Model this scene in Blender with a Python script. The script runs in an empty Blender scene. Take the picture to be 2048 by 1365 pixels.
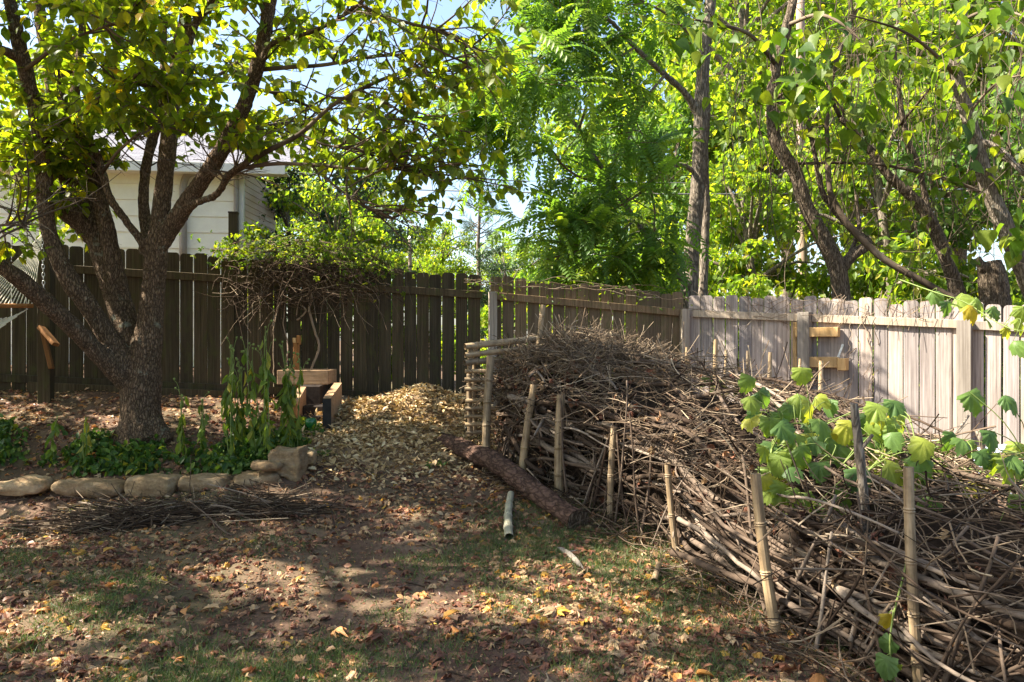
import bpy, math, random
import numpy as np
from mathutils import Vector, Matrix
random.seed(11); RNG = np.random.default_rng(11)
S = bpy.context.scene
COL = S.collection

# ------------------------------------------------------------------ camera, sky, sun, exposure
EYE = 1.55
LENS = 28.0
FPX = 2048 * LENS / 36.0
cam = bpy.data.cameras.new('camera'); cam.lens = LENS; cam.sensor_width = 36; cam.clip_end = 600; cam.clip_start = 0.05
co = bpy.data.objects.new('camera', cam); COL.objects.link(co)
co.location = (0, 0, EYE); co.rotation_euler = (math.radians(90), 0, 0)
S.camera = co
SUN_H = np.array([-0.99, -0.06]); SUN_H /= np.linalg.norm(SUN_H)
SUN_EL = math.radians(47)
w = bpy.data.worlds.new('World'); S.world = w; w.use_nodes = True
nt = w.node_tree; nt.nodes.clear()
sky = nt.nodes.new('ShaderNodeTexSky'); sky.sky_type = 'NISHITA'; sky.sun_disc = False
sky.sun_elevation = SUN_EL; sky.sun_rotation = math.atan2(SUN_H[0], SUN_H[1])
sky.dust_density = 2.0; sky.air_density = 1.0
bg = nt.nodes.new('ShaderNodeBackground'); bg.inputs[1].default_value = 0.09
wo = nt.nodes.new('ShaderNodeOutputWorld')
nt.links.new(sky.outputs[0], bg.inputs[0]); nt.links.new(bg.outputs[0], wo.inputs[0])
sl = bpy.data.lights.new('sun', 'SUN'); sl.energy = 5.0; sl.angle = math.radians(0.55); sl.color = (1.0, 0.93, 0.80)
so = bpy.data.objects.new('sun', sl); COL.objects.link(so)
sd = Vector((SUN_H[0]*math.cos(SUN_EL), SUN_H[1]*math.cos(SUN_EL), math.sin(SUN_EL)))
so.rotation_euler = sd.to_track_quat('Z', 'Y').to_euler(); so.location = sd * 40
S.view_settings.view_transform = 'Standard'; S.view_settings.look = 'None'
S.view_settings.exposure = 2.12; S.view_settings.gamma = 1.0
S.cycles.use_denoising = True
S.cycles.max_bounces = 10; S.cycles.diffuse_bounces = 6; S.cycles.transmission_bounces = 5; S.cycles.glossy_bounces = 2
S.cycles.sample_clamp_indirect = 6.0

# ------------------------------------------------------------------ helpers
def at(px, py, d):
    """measured photo point at depth d metres -> place in the yard"""
    return np.array([(px-1024)/FPX*d, d, EYE-(py-682.5)/FPX*d])

def hsh(i, j, k):
    n = (i*374761393 + j*668265263 + k*1442695041) & 0x7fffffff
    n = ((n ^ (n >> 13)) * 1274126177) & 0x7fffffff
    return ((n ^ (n >> 16)) & 0xffff) / 65535.0
def vnoise(p, scale=1.0):
    p = np.asarray(p, float)*scale + 1000.0
    i = np.floor(p).astype(np.int64); f = p - i; f = f*f*(3-2*f)
    x, y, z = i[..., 0], i[..., 1], i[..., 2]; fx, fy, fz = f[..., 0], f[..., 1], f[..., 2]
    r = 0
    for a in (0, 1):
        for b in (0, 1):
            for c in (0, 1):
                wgt = (fx if a else 1-fx)*(fy if b else 1-fy)*(fz if c else 1-fz)
                r = r + wgt*hsh(x+a, y+b, z+c)
    return r*2-1
def fbm(p, scale=1.0, o=3):
    r = 0; a = 1.0
    for k in range(o):
        r = r + a*vnoise(p, scale*2**k); a *= 0.5
    return r

def mesh(name, V, F, attr=None, smooth=False):
    V = np.asarray(V, np.float32); me = bpy.data.meshes.new(name)
    Fs = [np.asarray(f, np.int32) for f in (F if isinstance(F, list) else [F]) if len(f)]
    loops = np.concatenate([f.ravel() for f in Fs])
    tot = np.concatenate([np.full(len(f), f.shape[1], np.int32) for f in Fs])
    st = np.concatenate([[0], np.cumsum(tot)[:-1]]).astype(np.int32)
    me.vertices.add(len(V)); me.vertices.foreach_set('co', V.ravel())
    me.loops.add(len(loops)); me.loops.foreach_set('vertex_index', loops)
    me.polygons.add(len(tot)); me.polygons.foreach_set('loop_start', st)
    me.polygons.foreach_set('use_smooth', np.full(len(tot), bool(smooth)))
    if attr is not None:
        a = me.attributes.new('rnd', 'FLOAT', 'POINT'); a.data.foreach_set('value', np.asarray(attr, np.float32))
    me.update(calc_edges=True); me.validate()
    return me

OFF = {}
def thing(name, label, cat, loc=(0, 0, 0), group=None):
    o = bpy.data.objects.new(name, None); COL.objects.link(o); o.empty_display_size = 0.1
    o.location = loc; OFF[o] = np.array(loc, float)
    o['label'] = label; o['category'] = cat
    if group: o['group'] = group
    return o
def tag(o, label, cat, group=None):
    o['label'] = label; o['category'] = cat
    if group: o['group'] = group
    return o
def part(name, V, F, mat, parent=None, attr=None, smooth=False, kind=None, origin=None):
    """mesh from world coordinates, parented"""
    V = np.asarray(V, float)
    base = OFF[parent] if parent is not None else np.zeros(3)
    if origin is not None: loc = np.asarray(origin, float)
    elif parent is None: loc = np.array([*(V.min(0)[:2]+V.max(0)[:2])/2, V.min(0)[2]])
    else: loc = base
    me = mesh(name, V-loc, F, attr, smooth); me.materials.append(mat)
    o = bpy.data.objects.new(name, me); COL.objects.link(o)
    o.location = loc-base
    if parent is not None: o.parent = parent
    OFF[o] = loc
    if kind: o['kind'] = kind
    return o
def inst(name, me, parent, loc, rot=None, scale=None):
    o = bpy.data.objects.new(name, me); COL.objects.link(o)
    base = OFF[parent] if parent is not None else np.zeros(3)
    if parent is not None: o.parent = parent
    R = Matrix([list(r) for r in rot]) if rot is not None else Matrix.Identity(3)
    o.location = np.asarray(loc, float)-base
    o.rotation_euler = R.to_euler()
    if scale is not None: o.scale = scale if hasattr(scale, '__len__') else (scale,)*3
    OFF[o] = np.asarray(loc, float)
    return o

def norm(v): return v/np.maximum(np.linalg.norm(v, axis=-1, keepdims=True), 1e-9)
def tubes(P, R, sides=6, cap=True):
    """P (M,K,3), R (M,K) -> verts, faces"""
    P = np.asarray(P, float); R = np.asarray(R, float)
    if P.ndim == 2: P = P[None]; R = R[None]
    M, K, _ = P.shape
    T = norm(np.gradient(P, axis=1))
    mt = norm(T.mean(1))
    ref = np.zeros((M, 3)); ref[np.arange(M), np.argmin(np.abs(mt), 1)] = 1
    n = norm(np.cross(T, ref[:, None, :])); b = np.cross(T, n)
    a = np.arange(sides)/sides*2*np.pi
    V = P[:, :, None, :] + R[:, :, None, None]*(np.cos(a)[None, None, :, None]*n[:, :, None, :] + np.sin(a)[None, None, :, None]*b[:, :, None, :])
    V = V.reshape(-1, 3)
    m, k, s = np.meshgrid(np.arange(M), np.arange(K-1), np.arange(sides), indexing='ij')
    i0 = (m*K+k)*sides+s; i1 = (m*K+k)*sides+(s+1) % sides
    Q = np.stack([i0, i1, i1+sides, i0+sides], -1).reshape(-1, 4)
    F = [Q]
    if cap:
        e0 = (np.arange(M)*K*sides)[:, None]+np.arange(sides)[None, ::-1]
        e1 = (np.arange(M)*K*sides+(K-1)*sides)[:, None]+np.arange(sides)[None]
        F.append(np.concatenate([e0, e1]))
    return V, F
def join(parts):
    Vs, out, o = [], {}, 0
    for V, F in parts:
        for f in (F if isinstance(F, list) else [F]):
            if len(f): out.setdefault(f.shape[1], []).append(np.asarray(f)+o)
        Vs.append(V); o += len(V)
    return np.concatenate(Vs), [np.concatenate(v) for v in out.values()]
def box(c, h, R=None):
    c = np.asarray(c, float); h = np.asarray(h, float)
    V = np.array([[x, y, z] for x in (-1, 1) for y in (-1, 1) for z in (-1, 1)], float)*h
    if R is not None: V = V@np.asarray(R).T
    F = np.array([[0, 1, 3, 2], [4, 6, 7, 5], [0, 4, 5, 1], [2, 3, 7, 6], [0, 2, 6, 4], [1, 5, 7, 3]])
    return V+c, [F]
def bbox(c, h, R=None, b=0.004):
    """box with small chamfered edges"""
    h = np.asarray(h, float); b = min(b, h.min()*0.4)
    V = []
    for x in (-1, 1):
        for y in (-1, 1):
            for z in (-1, 1):
                s = np.array([x, y, z], float)
                for ax in range(3):
                    p = s*h; p -= s*b; p[ax] += s[ax]*b; V.append(p)
    V = np.array(V)
    bm = bpy.data.meshes.new('t'); import bmesh
    B = bmesh.new(); [B.verts.new(v) for v in V]; bmesh.ops.convex_hull(B, input=B.verts)
    B.verts.index_update(); VV = np.array([v.co[:] for v in B.verts]); FF = np.array([[v.index for v in f.verts] for f in B.faces if len(f.verts) == 3])
    B.free(); bpy.data.meshes.remove(bm)
    if R is not None: VV = VV@np.asarray(R).T
    return VV+np.asarray(c, float), [FF]
def rotz(a):
    c, s = math.cos(a), math.sin(a); return np.array([[c, -s, 0], [s, c, 0], [0, 0, 1.0]])
def eul(a):
    """(N,3) xyz angles -> (N,3,3)"""
    a = np.asarray(a, float); cx, cy, cz = np.cos(a).T; sx, sy, sz = np.sin(a).T; z = 0*cx; o = z+1
    X = np.stack([o, z, z, z, cx, -sx, z, sx, cx], -1).reshape(-1, 3, 3)
    Y = np.stack([cy, z, sy, z, o, z, -sy, z, cy], -1).reshape(-1, 3, 3)
    Z = np.stack([cz, -sz, z, sz, cz, z, z, z, o], -1).reshape(-1, 3, 3)
    return Z@Y@X
def frame(d, roll, up=(0, 0, 1)):
    """rotation matrices whose Y column is d, Z near up, rolled"""
    d = norm(np.asarray(d, float)); u = np.broadcast_to(np.asarray(up, float), d.shape)
    x = np.cross(d, u); bad = np.linalg.norm(x, axis=1) < 1e-3; x[bad] = [1, 0, 0]; x = norm(x); z = np.cross(x, d)
    c, s = np.cos(roll)[:, None], np.sin(roll)[:, None]
    return np.stack([x*c+z*s, d, -x*s+z*c], -1)
def scatter(T, pos, R, sc, rnd=None):
    tv, tf = T; N = len(pos); k = len(tv)
    sc = np.asarray(sc, float); sc = sc[:, None] if sc.ndim == 1 else sc
    V = np.einsum('nij,nkj->nki', R, tv[None]*sc[:, None, :]) + np.asarray(pos)[:, None, :]
    F = [(f[None]+(np.arange(N)*k)[:, None, None]).reshape(-1, f.shape[1]) for f in tf]
    r = np.repeat(RNG.random(N) if rnd is None else rnd, k)
    return V.reshape(-1, 3), F, r
def joinr(L):
    V, F = join([(a, b) for a, b, c in L]); return V, F, np.concatenate([c for a, b, c in L])
def ru(n, a=-1., b=1.): return RNG.uniform(a, b, n)
def runit(n): return norm(RNG.normal(size=(n, 3)))
def spline(pts, n):
    """catmull-rom through rows of pts (any columns), n samples"""
    p = np.asarray(pts, float)
    if len(p) == 2: p = np.stack([p[0], (p[0]+p[1])/2, p[1]])
    q = np.vstack([2*p[0]-p[1], p, 2*p[-1]-p[-2]])
    u = np.linspace(0, len(p)-1-1e-6, n); i = u.astype(int); t = (u-i)[:, None]
    a, b, c, d = q[i], q[i+1], q[i+2], q[i+3]
    return 0.5*(2*b+(c-a)*t+(2*a-5*b+4*c-d)*t**2+(3*b-a-3*c+d)*t**3)

# leaf templates (Y = length, Z = upper side)
def leaf_t(wd=.27, fold=.07, droop=.18, rows=((.3, .85), (.62, 1.0))):
    v = [[0, 0, 0]]
    for t, k in rows: v += [[-wd*k, t, fold-droop*t*t], [0, t, -droop*t*t], [wd*k, t, fold-droop*t*t]]
    v.append([0, 1, -droop]); n = len(rows)
    tri = [[0, 2, 1], [0, 3, 2]]; q = []
    for r in range(n-1):
        a = 1+3*r; q += [[a, a+1, a+4, a+3], [a+1, a+2, a+5, a+4]]
    a = 1+3*(n-1); e = len(v)-1; tri += [[a, a+1, e], [a+1, a+2, e]]
    return np.array(v, float), [np.array(tri), np.array(q)] if q else [np.array(tri)]
LEAF = leaf_t(); LEAF1 = leaf_t(.3, .08, .15, ((.45, 1.0),)); LEAFLONG = leaf_t(.16, .05, .2)
HEART = leaf_t(.40, .08, .22, ((.06, .75), (.22, 1.0), (.5, .80), (.78, .36)))
def palm_t(seed, curl=.15, lob=.30, n=5, teeth=.04, ns=.09):
    r = np.random.default_rng(seed); th = []; rad = []
    for i in range(n):
        c = math.radians(90+(i-(n-1)/2)*(250/n)); L = 1-.16*abs(i-(n-1)/2)
        hw = math.radians(250/n/2)
        for dt, k in ((-.62, 1-lob*.75), (-.3, .88), (0, 1.0), (.3, .88), (.62, 1-lob*.75)):
            th.append(c+dt*hw); rad.append(L*(k+r.normal()*teeth))
        if i < n-1: th.append(c+hw); rad.append(L*(1-lob))
    th = np.array(th); rad = np.array(rad); x = rad*np.cos(th); y = rad*np.sin(th)+.25
    z = -curl*(x*x+(y-.3)**2)+.10*np.abs(x)+r.normal(size=len(x))*ns
    mid_x, mid_y = x*.5, y*.5+.08; mz = z*.3+.05*np.abs(mid_x)+r.normal(size=len(x))*.015
    v = np.vstack([[[0, .18, 0]], np.stack([mid_x, mid_y, mz], 1), np.stack([x, y, z], 1), [[0, 0, .0]]])
    m = len(x); tri = [[0, 1+i, 2+i] for i in range(m-1)]; q = [[1+i, 1+m+i, 2+m+i, 2+i] for i in range(m-1)]
    e = len(v)-1; tri += [[0, e, 1], [e, 1+m, 1], [0, m, e], [e, m, 2*m]]
    v[:, :2] *= .62
    return v, [np.array(tri), np.array(q)]
PALM = [palm_t(i, .35+.25*i, .36) for i in range(4)]
VINELEAF = [palm_t(20+i, .30+.15*i, .13, 5, .045, .025) for i in range(4)]

# ------------------------------------------------------------------ materials
class Mat:
    def __init__(s, name, rough=.8, spec=.25):
        s.m = bpy.data.materials.new(name); s.m.use_nodes = True; s.t = s.m.node_tree; s.n = s.t.nodes; s.n.clear()
        s.out = s.n.new('ShaderNodeOutputMaterial'); s.b = s.n.new('ShaderNodeBsdfPrincipled')
        s.b.inputs['Roughness'].default_value = rough; s.b.inputs['Specular IOR Level'].default_value = spec
        s.t.links.new(s.b.outputs[0], s.out.inputs[0])
    def node(s, ty, props=None, **inp):
        n = s.n.new(ty)
        for k, v in (props or {}).items(): setattr(n, k, v)
        for k, v in inp.items(): s.set(n, k, v)
        return n
    def set(s, n, k, v):
        k = int(k[1:]) if k[0] == 'i' and k[1:].isdigit() else k.replace('_', ' ')
        if isinstance(v, bpy.types.NodeSocket): s.t.links.new(v, n.inputs[k])
        else: n.inputs[k].default_value = v
    def coord(s, which='Object', scale=(1, 1, 1), rnd=False):
        c = s.node('ShaderNodeTexCoord').outputs[which]
        if rnd:
            oi = s.node('ShaderNodeObjectInfo').outputs['Random']
            m = s.node('ShaderNodeMath', {'operation': 'MULTIPLY'}, i0=oi, i1=37.0).outputs[0]
            c = s.node('ShaderNodeVectorMath', {'operation': 'ADD'}, i0=c, i1=m).outputs[0]
        return s.node('ShaderNodeMapping', i0=c, Scale=scale).outputs[0]
    def noise(s, vec, scale, detail=5, rough=.6):
        return s.node('ShaderNodeTexNoise', Vector=vec, Scale=scale, Detail=detail, Roughness=rough).outputs[0]
    def ramp(s, fac, stops):
        r = s.node('ShaderNodeValToRGB', Fac=fac); e = r.color_ramp.elements
        while len(e) < len(stops): e.new(.5)
        for el, (p, c) in zip(e, stops): el.position = p; el.color = (*c, 1) if len(c) == 3 else c
        return r.outputs[0]
    def mix(s, fac, a, b, mode='MIX'):
        n = s.node('ShaderNodeMix', {'data_type': 'RGBA', 'blend_type': mode})
        for k, v in ((0, fac), (6, a), (7, b)):
            if isinstance(v, bpy.types.NodeSocket): s.t.links.new(v, n.inputs[k])
            else: n.inputs[k].default_value = v if k == 0 else (*v, 1)
        return n.outputs[2]
    def rnd(s): return s.node('ShaderNodeObjectInfo').outputs['Random']
    def attr(s): return s.node('ShaderNodeAttribute', {'attribute_name': 'rnd'}).outputs['Fac']
    def color(s, c): s.set(s.b, 'Base Color', c)
    def bump(s, h, dist=.01, strength=.6):
        s.set(s.b, 'Normal', s.node('ShaderNodeBump', Height=h, Distance=dist, Strength=strength).outputs[0])

def leafmat(name, stops, trans=.45, tcol=(1.25, 1.3, .55), use_obj=False, rough=.45, spec=.3, brown=0):
    m = Mat(name, rough, spec)
    c = m.ramp(m.rnd() if use_obj else m.attr(), stops)
    n = m.noise(m.coord('Object', (1, 1, 1), True) if use_obj else m.coord('Object'), 5. if use_obj else 55., 5)
    c = m.mix(.35, c, m.ramp(n, [(.35, (.55, .55, .55)), (.65, (1.25, 1.25, 1.1))]), 'MULTIPLY')
    m.color(c)
    tr = m.node('ShaderNodeBsdfTranslucent', Color=m.mix(1., c, tcol, 'MULTIPLY'))
    mx = m.node('ShaderNodeMixShader', i0=trans, i1=m.b.outputs[0], i2=tr.outputs[0])
    m.t.links.new(mx.outputs[0], m.out.inputs[0])
    return m.m

def wood(name, cols, grain=(60, 60, 1.2), rough=.85, bump=.004, moss=None, knots=True):
    m = Mat(name, rough, .2)
    v = m.coord('Object', grain, True); n = m.noise(v, 1.0, 7, .65)
    n2 = m.noise(m.coord('Object', (6, 6, .9), True), 1.5, 4)
    c = m.ramp(n, cols)
    tint = m.ramp(m.rnd(), [(0, (.68, .68, .70)), (.5, (.95, .92, .88)), (1, (1.22, 1.12, 1.02))])
    c = m.mix(1., c, tint, 'MULTIPLY')
    c = m.mix(.55, c, m.ramp(n2, [(.3, (.5, .48, .46)), (.6, (1.1, 1.1, 1.1))]), 'MULTIPLY')
    if moss:
        nm = m.noise(m.coord('Object', (9, 9, 3.5), True), 1.2, 5, .7)
        c = m.mix(m.ramp(nm, [(.5, (0, 0, 0)), (.68, (.75, .75, .75))]), c, moss)
    m.color(c); m.bump(n, bump, .8)
    return m.m
def bark(name, dark, light, vor=(34, 34, 14), lichen=None, bump=.012):
    m = Mat(name, .95, .1)
    v0 = m.coord('Object', vor)
    nz = m.node('ShaderNodeTexNoise', Vector=v0, Scale=.8, Detail=4)
    ns_ = m.node('ShaderNodeVectorMath', {'operation': 'SCALE'}, i0=nz.outputs['Color'], Scale=2.2).outputs[0]
    v = m.node('ShaderNodeVectorMath', {'operation': 'ADD'}, i0=v0, i1=ns_).outputs[0]
    e = m.node('ShaderNodeTexVoronoi', {'feature': 'DISTANCE_TO_EDGE'}, Vector=v, Scale=1.0).outputs[0]
    cell = m.node('ShaderNodeTexVoronoi', Vector=v, Scale=1.0).outputs['Color']
    n = m.noise(m.coord('Object'), 14, 6, .7)
    c = m.ramp(e, [(.0, dark), (.22, light)])
    c = m.mix(.5, c, m.ramp(n, [(.3, (.5, .47, .44)), (.7, (1.3, 1.25, 1.2))]), 'MULTIPLY')
    c = m.mix(.25, c, m.ramp(cell, [(0, (.4, .4, .4)), (1, (1.5, 1.5, 1.5))]), 'MULTIPLY')
    if lichen:
        ln = m.noise(m.coord('Object'), 5.5, 6, .75)
        c = m.mix(m.ramp(ln, [(.60, (0, 0, 0)), (.66, (.7, .7, .7))]), c, lichen)
    m.color(c)
    h = m.node('ShaderNodeMath', {'operation': 'ADD'}, i0=m.ramp(e, [(0, (0, 0, 0)), (.25, (1, 1, 1))]), i1=n).outputs[0]
    m.bump(h, bump, .9)
    return m.m
def plain(name, c, rough=.6, spec=.3, var=.3, scale=20., metal=0):
    m = Mat(name, rough, spec); n = m.noise(m.coord('Object', (1, 1, 1), True), scale, 5, .65)
    m.color(m.mix(var, c, m.ramp(n, [(.3, tuple(x*.35 for x in c)), (.7, tuple(min(1, x*1.5) for x in c))])))
    m.b.inputs['Metallic'].default_value = metal; m.bump(n, .003, .5)
    return m.m

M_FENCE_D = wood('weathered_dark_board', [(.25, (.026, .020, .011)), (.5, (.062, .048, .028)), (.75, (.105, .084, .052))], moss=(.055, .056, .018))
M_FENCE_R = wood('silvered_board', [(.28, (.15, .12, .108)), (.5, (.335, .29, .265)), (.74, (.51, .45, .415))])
M_FENCE_M = wood('sun_lightened_brown_board', [(.25, (.075, .05, .028)), (.5, (.165, .115, .066)), (.75, (.25, .185, .115))], moss=(.09, .085, .03))  # lighter, warmer brown puts the part sun on the middle run into the colour
M_RAIL_R = wood('grey_rail', [(.25, (.19, .155, .12)), (.5, (.33, .285, .23)), (.75, (.44, .39, .32))])
M_PINE = wood('fresh_pine', [(.25, (.38, .23, .095)), (.5, (.50, .33, .15)), (.75, (.58, .42, .22))], grain=(40, 40, 3))
M_CEDAR = wood('cedar_lumber', [(.25, (.20, .125, .07)), (.5, (.32, .21, .125)), (.75, (.42, .29, .18))], grain=(3, 40, 40))
M_BRACE = wood('orange_stained_wood', [(.25, (.14, .065, .022)), (.5, (.24, .115, .04)), (.75, (.32, .165, .065))])
def bamboo_mat():
    m = Mat('dry_bamboo', .55, .35); v = m.coord('Object', (50, 50, 2), True); n = m.noise(v, 1., 6)
    c = m.ramp(n, [(.3, (.20, .135, .075)), (.55, (.40, .29, .17)), (.75, (.52, .40, .25))])
    c = m.mix(1., c, m.ramp(m.rnd(), [(0, (.62, .62, .64)), (.5, (.9, .88, .85)), (1, (1.12, 1.05, .95))]), 'MULTIPLY')
    n2 = m.noise(m.coord('Object', (5, 5, 4), True), 2., 5, .7); c = m.mix(.7, c, m.ramp(n2, [(.35, (.38, .36, .34)), (.58, (1, 1, 1))]), 'MULTIPLY')
    m.color(c); m.bump(n, .002, .5); return m.m
M_BAMBOO = bamboo_mat()
M_BAMBOO_IN = plain('bamboo_inside', (.07, .04, .02), .9)
M_BAMBOO_G = plain('green_grey_bamboo', (.34, .31, .21), .5, .35, .5, 12)
def stick_mat():
    m = Mat('dead_stick', .9, .15); v = m.coord('Object'); n = m.noise(v, 30, 6, .7)
    c = m.ramp(m.rnd(), [(0, (.035, .022, .015)), (.35, (.08, .055, .038)), (.7, (.14, .103, .076)), (1, (.26, .21, .165))])
    c = m.mix(.6, c, m.ramp(n, [(.3, (.45, .42, .40)), (.7, (1.25, 1.2, 1.15))]), 'MULTIPLY')
    m.color(c); m.bump(n, .006, .7); return m.m
M_STICK = stick_mat()
def twig_mat(name, stops):
    m = Mat(name, .9, .15); c = m.ramp(m.attr(), stops); m.color(c); return m.m
M_TWIG = twig_mat('dry_twig', [(0, (.03, .019, .012)), (.5, (.075, .049, .031)), (.8, (.15, .105, .07)), (1, (.30, .23, .155))])
M_DARKTWIG = twig_mat('dark_twig', [(0, (.05, .035, .022)), (.6, (.11, .08, .055)), (1, (.19, .145, .10))])
M_VINESTEM = twig_mat('dry_vine_stem', [(0, (.13, .085, .05)), (.6, (.24, .17, .11)), (1, (.36, .28, .20))])
M_GREENSTEM = plain('green_stem', (.16, .21, .05), .6)
M_BARK1 = bark('blocky_bark', (.055, .038, .025), (.19, .135, .09), (52, 52, 17), (.24, .25, .19))
M_BARK2 = bark('ridged_bark', (.055, .040, .028), (.21, .165, .12), (40, 40, 7), None, .01)
M_BARK3 = bark('grey_bark', (.085, .068, .052), (.25, .21, .165), (30, 30, 6), (.26, .26, .22), .006)
M_LOG = bark('log_bark', (.05, .030, .022), (.125, .076, .056), (14, 9, 26), (.17, .115, .09), .008)
M_POLE = wood('pole_wood', [(.3, (.20, .15, .12)), (.55, (.33, .26, .21)), (.75, (.42, .34, .28))], grain=(25, 25, .6))
G = lambda *a: a
M_LEAF_DOG = leafmat('dogwood_leaf', [(0, (.06, .10, .02)), (.55, (.115, .165, .025)), (.92, (.20, .22, .028)), (.985, (.27, .25, .03)), (1, (.42, .27, .03))], .66, (2.7, 2.5, .4))
M_LEAF_AIL = leafmat('pinnate_leaf', [(0, (.075, .145, .04)), (.6, (.125, .215, .05)), (1, (.22, .29, .05))], .55, (2.1, 2.1, .5))
M_LEAF_BIG = leafmat('large_heart_leaf', [(0, (.05, .10, .022)), (.6, (.10, .17, .028)), (1, (.20, .24, .03))], .55, (2.1, 2.0, .4), True)
M_LEAF_BIGC = leafmat('heart_leaf_mass', [(0, (.06, .11, .022)), (.6, (.12, .18, .028)), (1, (.22, .25, .03))], .58, (2.1, 2.0, .4))
M_LEAF_BG = leafmat('woodland_leaf', [(0, (.07, .125, .024)), (.5, (.14, .215, .035)), (.85, (.23, .28, .042)), (1, (.36, .32, .05))], .6, (2.0, 2.05, .45))
M_LEAF_BLUE = leafmat('dark_evergreen_leaf', [(0, (.03, .06, .03)), (.6, (.05, .09, .04)), (1, (.09, .13, .05))], .35, (1.3, 1.4, .8))
M_LEAF_VINE = leafmat('vine_leaf', [(0, (.08, .15, .05)), (.4, (.14, .23, .06)), (.8, (.25, .32, .06)), (.96, (.36, .35, .05)), (1, (.44, .33, .04))], .5, (1.8, 1.75, .45), True)
M_LEAF_COVER = leafmat('garden_leaf', [(0, (.03, .07, .016)), (.6, (.06, .125, .022)), (.92, (.13, .20, .03)), (1, (.30, .26, .03))], .35, (1.5, 1.5, .5))
M_LEAF_STALK = leafmat('stalk_leaf', [(0, (.07, .12, .02)), (.5, (.13, .20, .03)), (.9, (.22, .27, .04)), (1, (.36, .30, .04))], .45, (1.7, 1.7, .45))
M_STRAW = twig_mat('straw', [(0, (.06, .04, .025)), (.5, (.15, .105, .066)), (.85, (.26, .19, .125)), (1, (.42, .33, .22))])
M_IVY = leafmat('creeper_leaf', [(0, (.06, .12, .02)), (.6, (.13, .19, .025)), (1, (.22, .25, .03))], .55, (2.0, 1.9, .4))
DRY = [(0, (.085, .034, .021)), (.28, (.18, .072, .042)), (.5, (.27, .12, .066)), (.62, (.37, .22, .115)), (.8, (.49, .34, .19)), (.93, (.47, .19, .05)), (1, (.55, .34, .06))]
M_DRY = leafmat('fallen_leaf', DRY, .15, (1.2, 1, .7)); M_DRYO = leafmat('fallen_leaf_large', DRY, .15, (1.2, 1, .7), True)
CHIP = [(0, (.22, .13, .065)), (.35, (.42, .28, .14)), (.75, (.58, .42, .23)), (1, (.68, .54, .33))]
M_CHIP = leafmat('mulch_chip', CHIP, .08); M_CHIPO = leafmat('mulch_chip_large', CHIP, .08, use_obj=True)
M_GRASS = leafmat('grass', [(0, (.055, .10, .03)), (.5, (.10, .15, .045)), (.8, (.22, .22, .09)), (1, (.38, .32, .18))], .3, (1.3, 1.3, .6))
def soil_mat():
    m = Mat('soil', .97, .1); v = m.coord('Object'); n = m.noise(v, 2.2, 8, .7); n2 = m.noise(v, 45, 5, .7); n3 = m.noise(v, .55, 5, .6)
    c = m.ramp(n, [(.3, (.075, .046, .031)), (.5, (.135, .086, .06)), (.7, (.21, .142, .10))])
    c = m.mix(.6, c, m.ramp(n2, [(.3, (.4, .38, .36)), (.7, (1.35, 1.3, 1.25))]), 'MULTIPLY')
    c = m.mix(m.ramp(n3, [(.48, (0, 0, 0)), (.62, (.45, .45, .45))]), c, (.075, .085, .035))
    m.color(c); m.bump(n2, .012, .8); return m.m
M_SOIL = soil_mat()
def stone_mat():
    m = Mat('sandstone', .9, .2); n = m.noise(m.coord('Object', (1, 1, 3.5), True), 5, 8, .65); n2 = m.noise(m.coord('Object', (1, 1, 1), True), 45, 5, .7)
    c = m.ramp(n, [(.3, (.20, .13, .075)), (.5, (.34, .25, .155)), (.7, (.45, .36, .25))])
    c = m.mix(.6, c, m.ramp(n2, [(.3, (.45, .45, .45)), (.7, (1.2, 1.2, 1.2))]), 'MULTIPLY'); c = m.mix(1., c, m.ramp(m.rnd(), [(0, (.75, .68, .6)), (.5, (.95, .88, .76)), (1, (1.2, 1.12, 1.0))]), 'MULTIPLY'); m.color(c); m.bump(n2, .02, .9); return m.m
M_STONE = stone_mat()
M_SIDING = plain('cream_siding_paint', (.80, .75, .64), .55, .35, .12, 6)
M_TRIM = plain('pale_trim_paint', (.66, .63, .56), .5, .4, .15, 8)
M_PINK = plain('sun_pinked_vinyl', (.66, .50, .42), .5, .4, .1, 5)  # beige with the pink of sunlight put into the colour
def shingle_mat():
    m = Mat('grey_shingle', .9, .2); v = m.coord('Object', (1, 1, 1)); b = m.node('ShaderNodeTexBrick', Vector=v, Scale=3.0, Color1=(.13, .13, .15, 1), Color2=(.21, .20, .22, 1), Mortar=(.05, .05, .055, 1))
    n = m.noise(v, 60, 4); m.color(m.mix(.5, b.outputs[0], m.ramp(n, [(.3, (.5, .5, .5)), (.7, (1.3, 1.3, 1.3))]), 'MULTIPLY')); m.bump(b.outputs[1], .01, .5); return m.m
M_SHINGLE = shingle_mat()
M_PIPE = plain('grey_brown_pipe', (.26, .22, .19), .5, .4, .2)
M_GLASS = plain('window_glass', (.03, .04, .05), .08, .6, .1)
M_ROPE = plain('cotton_rope', (.60, .55, .45), .9, .1, .2, 80)
M_METAL = plain('galvanised_steel', (.55, .55, .55), .35, .5, .3, 40, 1)
M_WIRE = plain('cable', (.05, .05, .05), .6)
M_WIREB = plain('bright_cable', (.55, .56, .58), .4, .5, .1, 5)
M_CLOTH = plain('black_cloth', (.035, .035, .04), .9)
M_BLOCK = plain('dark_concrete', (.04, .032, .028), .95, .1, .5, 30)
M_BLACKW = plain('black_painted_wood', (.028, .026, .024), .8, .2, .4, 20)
M_POT = plain('green_glaze', (.02, .13, .035), .2, .5, .2)
M_DEBRIS_SHADE = plain('debris_and_gap_shade', (.03, .021, .015), 1., .05, .6, 25)  # debris tone, darkened to stand for shade inside the brush pile
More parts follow.
